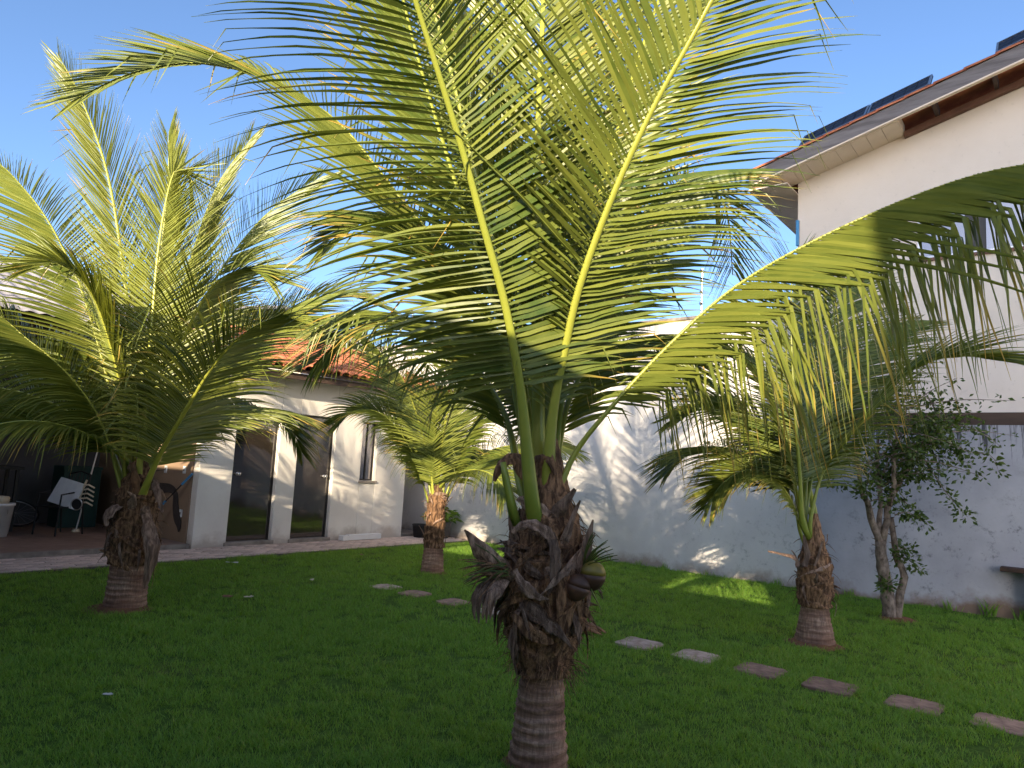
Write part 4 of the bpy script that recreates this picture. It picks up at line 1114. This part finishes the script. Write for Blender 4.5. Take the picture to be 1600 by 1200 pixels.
for i, (q, lab) in enumerate((((487, 911), 'pale dry leaf on the grass left of the stepping stones'), ((355, 938), 'tiny dry leaf farthest left on the open lawn'), ((388, 939), 'tan dry leaf right of the tiny one on the open lawn'), ((565, 871), 'pale fallen leaf near the paved path and small palm'))):
    litter('fallen_leaf', ground(*q), (.10, .045, .02), M['husk'] if i % 2 else M['beige'], lab, 'leaf', 10 + i)
# white plank on the path against the outbuilding
b = MB(); b.box(8.43, 8.56, 10.62, 10.76, .03, .12); b.box(8.575, 9.36, 10.64, 10.76, .03, .13)
o = b.build('plank', M['white'], None, bevel=.006); o.rotation_euler = (0, 0, YAW); tag(o, 'white plank lying on the path under the narrow window', 'plank')

# ================================================================== POTTED PLANT AND PASSAGE
pc = uv(10.72, 10.35)
pot = empty('potted_plant', (pc.x, pc.y, .01)); tag(pot, 'bright green leafy plant in a grey pot by the tall wall', 'plant')
b = MB(); b.lathe([(.15, 0), (.20, .30), (.215, .34), (.20, .345), (.18, .28)], 20); b.build('pot', M['pot'], pot, smooth=True)
rp = random.Random(3); lf2 = MB()
for k in range(150):
    a = rp.uniform(0, 6.28); rr = rp.uniform(.02, .36); h = .36 + rp.uniform(0, .36) * (1 - rr / .5)
    c = Vector((math.cos(a) * rr, math.sin(a) * rr, h)); d = Vector((math.cos(a), math.sin(a), rp.uniform(-.5, .6))).normalized()
    w_ = d.cross(Vector((0, 0, 1))).normalized(); L_ = rp.uniform(.10, .18); ry = rp.random()
    n_ = w_.cross(d) * .015
    lf2.add([c, c + d * L_ * .45 + w_ * L_ * .3 + n_, c + d * L_ * .5 - n_, c + d * L_ * .45 - w_ * L_ * .3 + n_, c + d * L_ + Vector((0, 0, -.03))], [(0, 1, 2), (0, 2, 3), (1, 4, 2), (2, 4, 3)], [(.2, ry, 0, 1)] * 5)
    lf2.tube([(0, 0, .3), c * .5 + Vector((0, 0, .16)), c], .003, 4)
lf2.build('leaves', M['plantleaf'], pot)
pc = uv(10.35, 10.6)
o2 = empty('plant_pot', (pc.x, pc.y, .01)); tag(o2, 'small dark empty pot left of the green potted plant', 'pot')
b = MB(); b.lathe([(.12, 0), (.16, .24), (.172, .27), (.16, .275), (.14, .22)], 20); b.build('pot_body', M['black'], o2, smooth=True)
b = MB(); b.lathe([(.139, .235), (.001, .245)], 20, cap=False); b.build('potting_soil', M['soil'], o2)
b = MB(); b.box(10.10, 10.95, 10.9, 15, -.04, .06); o = b.build('passage_floor', M['step'], None); o.rotation_euler = (0, 0, YAW); tag(o, kind='structure')
b = MB(); b.box(10.08, 11.08, 14.6, 14.7, -.04, 3.4); o = b.build('passage_gate', M['darkwood'], None); o.rotation_euler = (0, 0, YAW); tag(o, 'dark boards closing the passage behind the small palm', 'gate')
pc = uv(10.35, 11.5, .06); o = empty('storage_crate', pc, YAW); tag(o, 'small blue crate on the floor of the dark passage', 'crate')
box('crate_body', M['blue'], o, -.14, .14, -.12, .12, .01, .02)
for k in range(4):
    z = .04 + k * .045
    for s in (-1, 1): box('slat', M['blue'], o, -.15, .15, s * .13 - .006, s * .13 + .006, z, z + .03); box('slat', M['blue'], o, s * .144 - .006, s * .144 + .006, -.123, .123, z, z + .03)

# ================================================================== VERANDA CLUTTER
FZ = .096
# metal chair
ch = empty('garden_chair', uv(4.45, 12.75, FZ), YAW - 1.15); tag(ch, 'black iron garden chair loaded with white things on the veranda', 'chair')
for x in (-.22, .22):
    b = MB(); b.tube([(x, -.25, 0), (x * .98, -.23, .44), (x, -.22, .64), (x, 0, .67), (x, .22, .64)], .013, 8); b.build('leg', M['black'], ch)
    b = MB(); b.tube([(x, .26, 0), (x * .98, .21, .44), (x * .95, .30, .95)], .013, 8); b.build('leg', M['black'], ch)
b = MB(); b.tube([(-.23, -.24, .44), (.23, -.24, .44), (.22, .21, .44), (-.22, .21, .44), (-.23, -.24, .44)], .012, 8)
for k in range(9): b.box(-.22, .22, -.23 + k * .05, -.20 + k * .05, .435, .447)
b.build('seat', M['black'], ch)
b = MB(); b.tube([(-.21, .30, .95), (0, .31, 1.0), (.21, .30, .95)], .013, 8)
for k in range(5): b.tube([(-.16 + k * .08, .22, .45), (-.15 + k * .075, .30, .97)], .007, 6)
b.build('backrest', M['black'], ch)
# white board leaning on the chair
o = empty('white_board', uv(4.42, 12.70, FZ + .46), YAW - 1.15); tag(o, 'white foam board leaning on the black chair', 'board')
b = MB(); b.box(-.28, .26, -.02, .01, 0, .42, Matrix.Rotation(-.35, 4, 'X') @ Matrix.Rotation(.18, 4, 'Y')); b.build('panel', M['whitepl'], o, bevel=.006)
# beige slatted plastic piece
o = empty('plastic_rack', uv(4.60, 12.5, FZ + .46), YAW - .9); tag(o, 'beige slatted plastic rack piled on the black chair', 'rack')
b = MB(); b.tube([(0, 0, 0), (.03, 0, .20), (.10, 0, .42)], .016, 8); b.build('stile', M['beige'], o)
for k in range(5):
    b = MB(); b.tube([(.01 + .012 * k, 0, .05 + k * .07), (.15, -.03, .07 + k * .07), (.25, -.02, .02 + k * .07)], .013, 7); b.build('slat', M['beige'], o)
o = empty('silver_fan', uv(4.55, 12.38, FZ + .50), YAW - .9); tag(o, 'small round silver fan on the chair seat', 'fan')
b = MB(); b.tube([(0, -.02, 0), (0, .02, 0)], [.085, .085], 20); b.build('housing', M['black'], o)
b = MB()
for k in range(24):
    a, c = 2 * math.pi * k / 24, 2 * math.pi * (k + 1) / 24
    b.tube([(.088 * math.cos(a), -.024, .088 * math.sin(a)), (.088 * math.cos(c), -.024, .088 * math.sin(c))], .009, 6)
b.build('ring', M['alu'], o)
# leaning poles, broom
o = empty('mop_pole', uv(4.8, 13.0, FZ), 0); tag(o, 'pale mop pole standing behind the loaded chair', 'pole')
b = MB(); b.tube([(0, 0, .0), (.06, .3, 1.55)], .012, 8); b.build('handle', M['white'], o)
b = MB(); b.tube([(0, 0, .0), (0, 0, .05)], [.07, .05], 10); b.build('mop_head', M['beige'], o)
br = empty('broom', (0, 0, 0), YAW); tag(br, 'blue broom with dark middle leaning on the brown veranda wall', 'broom')
def bp(t_): return Vector((5.30 + .335 * t_, 12.05 - 1.08 * t_, .12 + 1.05 * t_))
for nm, a, c, r, m in (('lower_handle', 0, .56, .019, 'blue'), ('middle_handle', .56, .83, .009, 'black'), ('grip', .83, 1.0, .019, 'blue')):
    b = MB(); b.tube([bp(a), bp(c)], r, 10); b.build(nm, M[m], br)
b = MB(); b.box(5.19, 5.41, 11.98, 12.16, FZ, FZ + .05); b.build('head', M['blue'], br)
for i, (v, z, lab) in enumerate(((11.9, 1.2, 'white wall socket with black cable on the brown veranda wall'), (11.27, 1.22, 'white light switch near the top of the broom on brown wall'), (11.24, .53, 'white wall socket low on the brown wall beside the broom'))):
    o = empty('wall_socket', uv(5.655, v, z), YAW); tag(o, lab, 'socket', 'sockets on the brown veranda wall')
    box('plate', M['whitepl'], o, -.012, .004, -.04, .04, -.06, .06, bevel=.003); box('insert', M['bronze'], o, -.016, -.0125, -.015, .015, -.02, .02)
o = empty('wall_socket', uv(3.9, 14.595, 1.0), YAW); tag(o, 'white wall socket on the dark back wall of the veranda', 'socket'); box('plate', M['whitepl'], o, -.06, .06, -.012, .004, -.08, .08, bevel=.003); box('insert', M['bronze'], o, -.02, .02, -.016, -.0125, -.03, .03)
b = MB(); b.tube([uv(5.64, 11.92, 1.19), uv(5.56, 12.1, 1.16), uv(5.5, 12.4, 1.0), uv(5.45, 12.7, .6), uv(5.3, 12.9, FZ + .01)], .007, 6); o = b.build('power_cable', M['black'], None); tag(o, 'black cable drooping from the socket on the brown wall', 'cable')
# flat dark curved shape set on the brown wall
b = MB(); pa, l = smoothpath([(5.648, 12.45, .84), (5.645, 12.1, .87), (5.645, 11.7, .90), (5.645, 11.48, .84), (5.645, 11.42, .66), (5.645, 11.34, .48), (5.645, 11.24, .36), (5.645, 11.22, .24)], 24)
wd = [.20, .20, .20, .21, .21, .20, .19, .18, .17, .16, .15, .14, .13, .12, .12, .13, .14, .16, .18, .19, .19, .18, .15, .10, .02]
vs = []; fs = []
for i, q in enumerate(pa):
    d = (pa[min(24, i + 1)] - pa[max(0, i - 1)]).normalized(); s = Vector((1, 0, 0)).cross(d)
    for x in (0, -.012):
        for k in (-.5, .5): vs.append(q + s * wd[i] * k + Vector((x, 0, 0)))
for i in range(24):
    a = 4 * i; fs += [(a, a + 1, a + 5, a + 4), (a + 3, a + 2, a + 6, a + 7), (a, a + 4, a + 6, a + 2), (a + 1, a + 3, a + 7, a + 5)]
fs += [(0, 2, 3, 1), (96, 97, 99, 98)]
b.add(vs, fs); o = b.build('wall_shape', M['shape'], None); o.rotation_euler = (0, 0, YAW); tag(o, 'dark curved flat shape on the brown veranda wall', 'shape')
# bucket, table with yellow boxes, wheel
bk = empty('bucket', uv(3.62, 12.75, FZ)); tag(bk, 'white plastic bucket at the left edge of the photo', 'bucket')
b = MB(); b.lathe([(.14, 0), (.185, .46), (.20, .462), (.20, .50), (.185, .50), (.15, .04)], 24); b.build('pail', M['whitepl'], bk, smooth=True)
b = MB(); b.lathe([(.11, .45), (.12, .58), (.10, .60), (.02, .61)], 18); b.build('contents', M['beige'], bk, smooth=True)
b = MB(); b.tube([(.19 * math.cos(a), .19 * math.sin(a) * .6 - .1, .42 - .16 * math.sin(a)) for a in [math.pi * k / 10 for k in range(11)]], .004, 6); b.build('handle', M['alu'], bk)
tbn = empty('side_table', uv(3.55, 13.6, FZ), YAW); tag(tbn, 'dark narrow table behind the bucket', 'table')
box('table_top', M['black'], tbn, -.9, .50, -.3, .3, .98, 1.03)
for x in (-.82, .40):
    for y in (-.25, .25): box('leg', M['black'], tbn, x, x + .05, y - .025, y + .025, 0, .98)
box('shelf', M['black'], tbn, -.84, .44, -.27, .27, .45, .48)
def crate(name, loc, sx, sy, sz, m, lab):
    o = empty(name, loc, YAW); tag(o, lab, 'crate'); b = MB()
    b.box(-sx, sx, -sy, sy, 0, .02); b.box(-sx, sx, -sy, -sy + .02, .02, sz); b.box(-sx, sx, sy - .02, sy, .02, sz); b.box(-sx, -sx + .02, -sy + .02, sy - .02, .02, sz); b.box(sx - .02, sx, -sy + .02, sy - .02, .02, sz)
    b.build('crate_box', M[m], o, bevel=.004); box('rim', M[m], o, -sx - .012, sx + .012, -sy - .012, -sy - .001, sz - .05, sz)
crate('yellow_crate', uv(3.35, 13.55, FZ + 1.032), .30, .2, .24, 'yellow', 'yellow crate on top of the dark table')
crate('yellow_crate', uv(3.30, 13.55, FZ + .482), .22, .2, .28, 'yellow', 'yellow crate on the shelf under the dark table')
crate('blue_crate', uv(3.42, 13.5, FZ + .001), .26, .18, .36, 'navy', 'dark blue crate under the table behind the bucket')
wh = empty('bicycle_wheel', uv(4.25, 14.1, FZ + .02), YAW); tag(wh, 'thin dark bicycle wheel lying tilted beside the bucket', 'wheel')
mt = Matrix.Rotation(.62, 4, 'X')
def ringm(r, rr, n=36):
    b = MB(); P_ = [mt @ Vector((r * math.cos(2 * math.pi * k / n), r * math.sin(2 * math.pi * k / n), 0)) + Vector((0, 0, .21)) for k in range(n + 1)]
    b.tube(P_, rr, 7, False); return b
ringm(.33, .018).build('tyre', M['black'], wh); ringm(.305, .009).build('rim', M['alu'], wh)
b = MB()
for k in range(16):
    a = 2 * math.pi * k / 16; b.tube([mt @ Vector((0, 0, 0)) + Vector((0, 0, .21)), mt @ Vector((.3 * math.cos(a), .3 * math.sin(a), 0)) + Vector((0, 0, .21))], .0015, 4)
b.build('spokes', M['alu'], wh)
crate('green_box', uv(5.05, 13.9, FZ + .001), .3, .25, 1.05, 'green', 'tall dark green bin at the back of the veranda')
# rusty bracket at the right edge
rb_ = empty('wall_bracket', uv(10.98, .70, 0), YAW); tag(rb_, 'rusty brown shelf bracket on a post at the right edge of the wall', 'bracket')
box('post', M['wall'], rb_, -.06, .06, -.24, -.12, -.02, .585); box('arm', M['rust'], rb_, -.10, .10, -.34, .12, .586, .64, bevel=.008)

# ================================================================== WEEDS ALONG THE WALL FOOT
wrnd = random.Random(77)
WEED = ['tall weed tuft at the wall foot nearest the big palm trunk', 'second weed tuft along the wall right of the big palm', 'small weed tuft at the wall foot just left of the sunny grass patch',
        'small weed tuft at the wall foot inside the sunny grass patch', 'smallest weed tuft at the wall foot right of the sunny grass patch', 'weed tuft at the wall foot just left of the right palm trunk',
        'weed tuft at the wall foot just right of the right palm trunk', 'weed tuft at the wall foot between right palm and thorny tree', 'weed tuft at the wall foot just right of the thorny tree',
        'largest weed tuft at the wall foot below the rusty bracket', 'weed tuft directly right of the largest one below the bracket', 'weed tuft at the wall foot by the right edge of the photo']
for i, (v, s) in enumerate(((6.9, 1.3), (6.55, .9), (5.9, .7), (5.45, .8), (4.7, .6), (3.6, .8), (3.0, 1.0), (2.6, .8), (1.4, 1.0), (.95, 1.5), (.6, 1.2), (.3, 1.4))):
    p = uv(U_WALL - .10, v); b = MB()
    for k in range(26):
        a = wrnd.uniform(0, 6.28); d = Vector((math.cos(a) * .5, math.sin(a) * .5, 1.0)).normalized(); q = Vector((wrnd.gauss(0, .05), wrnd.gauss(0, .05), 0))
        q -= UX * max(0, q.dot(UX) - .03)
        vv, ff, tt = leaflet(q, d, Vector((-math.sin(a), math.cos(a), 0)), wrnd.uniform(.08, .2) * s, .014 * s, 4, 5, None, .3, wrnd.random() * .5, wrnd.random() * .6)
        b.add(vv, ff, tt)
    o = b.build('weed_tuft', M['grass'], None); o.location = (p.x, p.y, 0)
    tag(o, WEED[i], 'weed', 'weeds along the wall foot')

# ================================================================== GRASS
gr = random.Random(42)
tufts = []
for k in range(7):
    b = MB(); rg = random.Random(500 + k)
    for i in range(34):
        a = rg.uniform(0, 6.28); r = .075 * math.sqrt(rg.random())
        q = Vector((r * math.cos(a), r * math.sin(a), -.005)); a2 = rg.uniform(0, 6.28); ln_ = rg.uniform(.03, .062)
        lean = Vector((math.cos(a2), math.sin(a2), 0)) * rg.uniform(.2, 1.0)
        d = (Vector((0, 0, 1)) + lean).normalized(); w_ = Vector((-math.sin(a2), math.cos(a2), 0)) * rg.uniform(.0013, .0024)
        d2 = (d + lean * .6 + Vector((0, 0, -.25))).normalized()
        m1 = q + d * ln_ * .55; e = m1 + d2 * ln_ * .5
        ry = min(1, max(0, rg.gauss(.45, .3))); dr = 1 if rg.random() < (.05 if k < 6 else .6) else .1
        b.add([q - w_, q + w_, m1 + w_ * .85, m1 - w_ * .85, e], [(0, 1, 2, 3), (3, 2, 4)], [(.1, ry, dr, 1)] * 2 + [(.5, ry, dr, 1)] * 2 + [(1, ry, dr, 1)])
    tufts.append(bpy.data.objects.new('grass_tuft_source', b.mesh('grass_tuft', M['grass'])))
pts = []; drytuft = []
def lawn_ok(x, y):
    p = Vector((x, y, 0)); u, v = p.dot(UX), p.dot(VX)
    if not (-2.5 < u < U_WALL - .06 and -7.5 < v < V_PATH - .01): return False
    for (q, s) in stones:
        dd = Vector((x - q[0], y - q[1], 0)); 
        if abs(dd.dot(UX)) < s - .035 and abs(dd.dot(VX)) < s - .035: return False
    for (q, r) in soils:
        if math.hypot(x - q.x, y - q.y) < r * (.55 + .35 * gr.random()): return False
    return True
y = 1.6
cell = .25
while y < 16:
    x = -y * .95 - 1.2
    while x < y * .95 + 1.2:
        dist = math.hypot(x, y)
        dens = 330 if dist < 4.5 else (210 if dist < 7 else 120)
        thin = .55 + .9 * (noise.noise(Vector((x * .8, y * .8, 3))) * .5 + .5)
        worn = noise.noise(Vector((x * 1.3, y * 1.3, 20))) + .5 * noise.noise(Vector((x * 3.1, y * 3.1, 31)))
        if worn > .42: thin *= .45
        for k in range(int(dens * cell * cell * thin + gr.random())):
            a, b_ = x + gr.random() * cell, y + gr.random() * cell
            if lawn_ok(a, b_): pts.append((a, b_, dist)); drytuft.append(worn > .30 and gr.random() < .55)
        x += cell
    y += cell
gm = bpy.data.meshes.new('grass')
def lz(x, y_):
    p = Vector((x, y_, 0)); return .012 * noise.noise(Vector((p.dot(UX) * .9, p.dot(VX) * .9, 0))) - .006
gm.from_pydata([(a, b_, lz(a, b_)) for a, b_, d in pts], [], [])
def attr(n, ty, vals):
    q = gm.attributes.new(n, ty, 'POINT'); q.data.foreach_set('value', vals)
attr('spin', 'FLOAT', [gr.uniform(0, 6.28) for _ in pts])
attr('size', 'FLOAT', [(.68 + .42 * gr.random()) * (1.0 if d < 6 else 1.25) * (.75 + .5 * (noise.noise(Vector((a * 1.7, b_ * 1.7, 9))) * .5 + .5)) for a, b_, d in pts])
attr('pick', 'INT', [6 if q else gr.randint(0, 5) for q in drytuft])
gm.materials.append(M['grass'])
go = bpy.data.objects.new('grass', gm); col.objects.link(go); tag(go, 'short green grass covering the lawn', 'grass', kind='stuff')
ng = bpy.data.node_groups.new('grass_scatter', 'GeometryNodeTree')
ng.interface.new_socket('Geometry', in_out='INPUT', socket_type='NodeSocketGeometry'); ng.interface.new_socket('Geometry', in_out='OUTPUT', socket_type='NodeSocketGeometry')
gi = ng.nodes.new('NodeGroupInput'); gout = ng.nodes.new('NodeGroupOutput')
m2p = ng.nodes.new('GeometryNodeMeshToPoints'); iop = ng.nodes.new('GeometryNodeInstanceOnPoints')
g2i = ng.nodes.new('GeometryNodeGeometryToInstance')
for tf in reversed(tufts):
    oi = ng.nodes.new('GeometryNodeObjectInfo'); oi.inputs['Object'].default_value = tf
    ng.links.new(oi.outputs['Geometry'], g2i.inputs[0])
def named(n, ty):
    q = ng.nodes.new('GeometryNodeInputNamedAttribute'); q.data_type = ty; q.inputs[0].default_value = n
    return next(o for o in q.outputs if o.enabled and o.name == 'Attribute')
cx_ = ng.nodes.new('ShaderNodeCombineXYZ'); ng.links.new(named('spin', 'FLOAT'), cx_.inputs[2])
ng.links.new(gi.outputs[0], m2p.inputs[0]); ng.links.new(m2p.outputs[0], iop.inputs['Points'])
ng.links.new(g2i.outputs[0], iop.inputs['Instance']); iop.inputs['Pick Instance'].default_value = True
ng.links.new(named('pick', 'INT'), iop.inputs['Instance Index'])
ng.links.new(cx_.outputs[0], iop.inputs['Rotation']); ng.links.new(named('size', 'FLOAT'), iop.inputs['Scale'])
ng.links.new(iop.outputs[0], gout.inputs[0])
md = go.modifiers.new('scatter', 'NODES'); md.node_group = ng
print('grass tufts', len(pts), 'objects', len(bpy.data.objects))
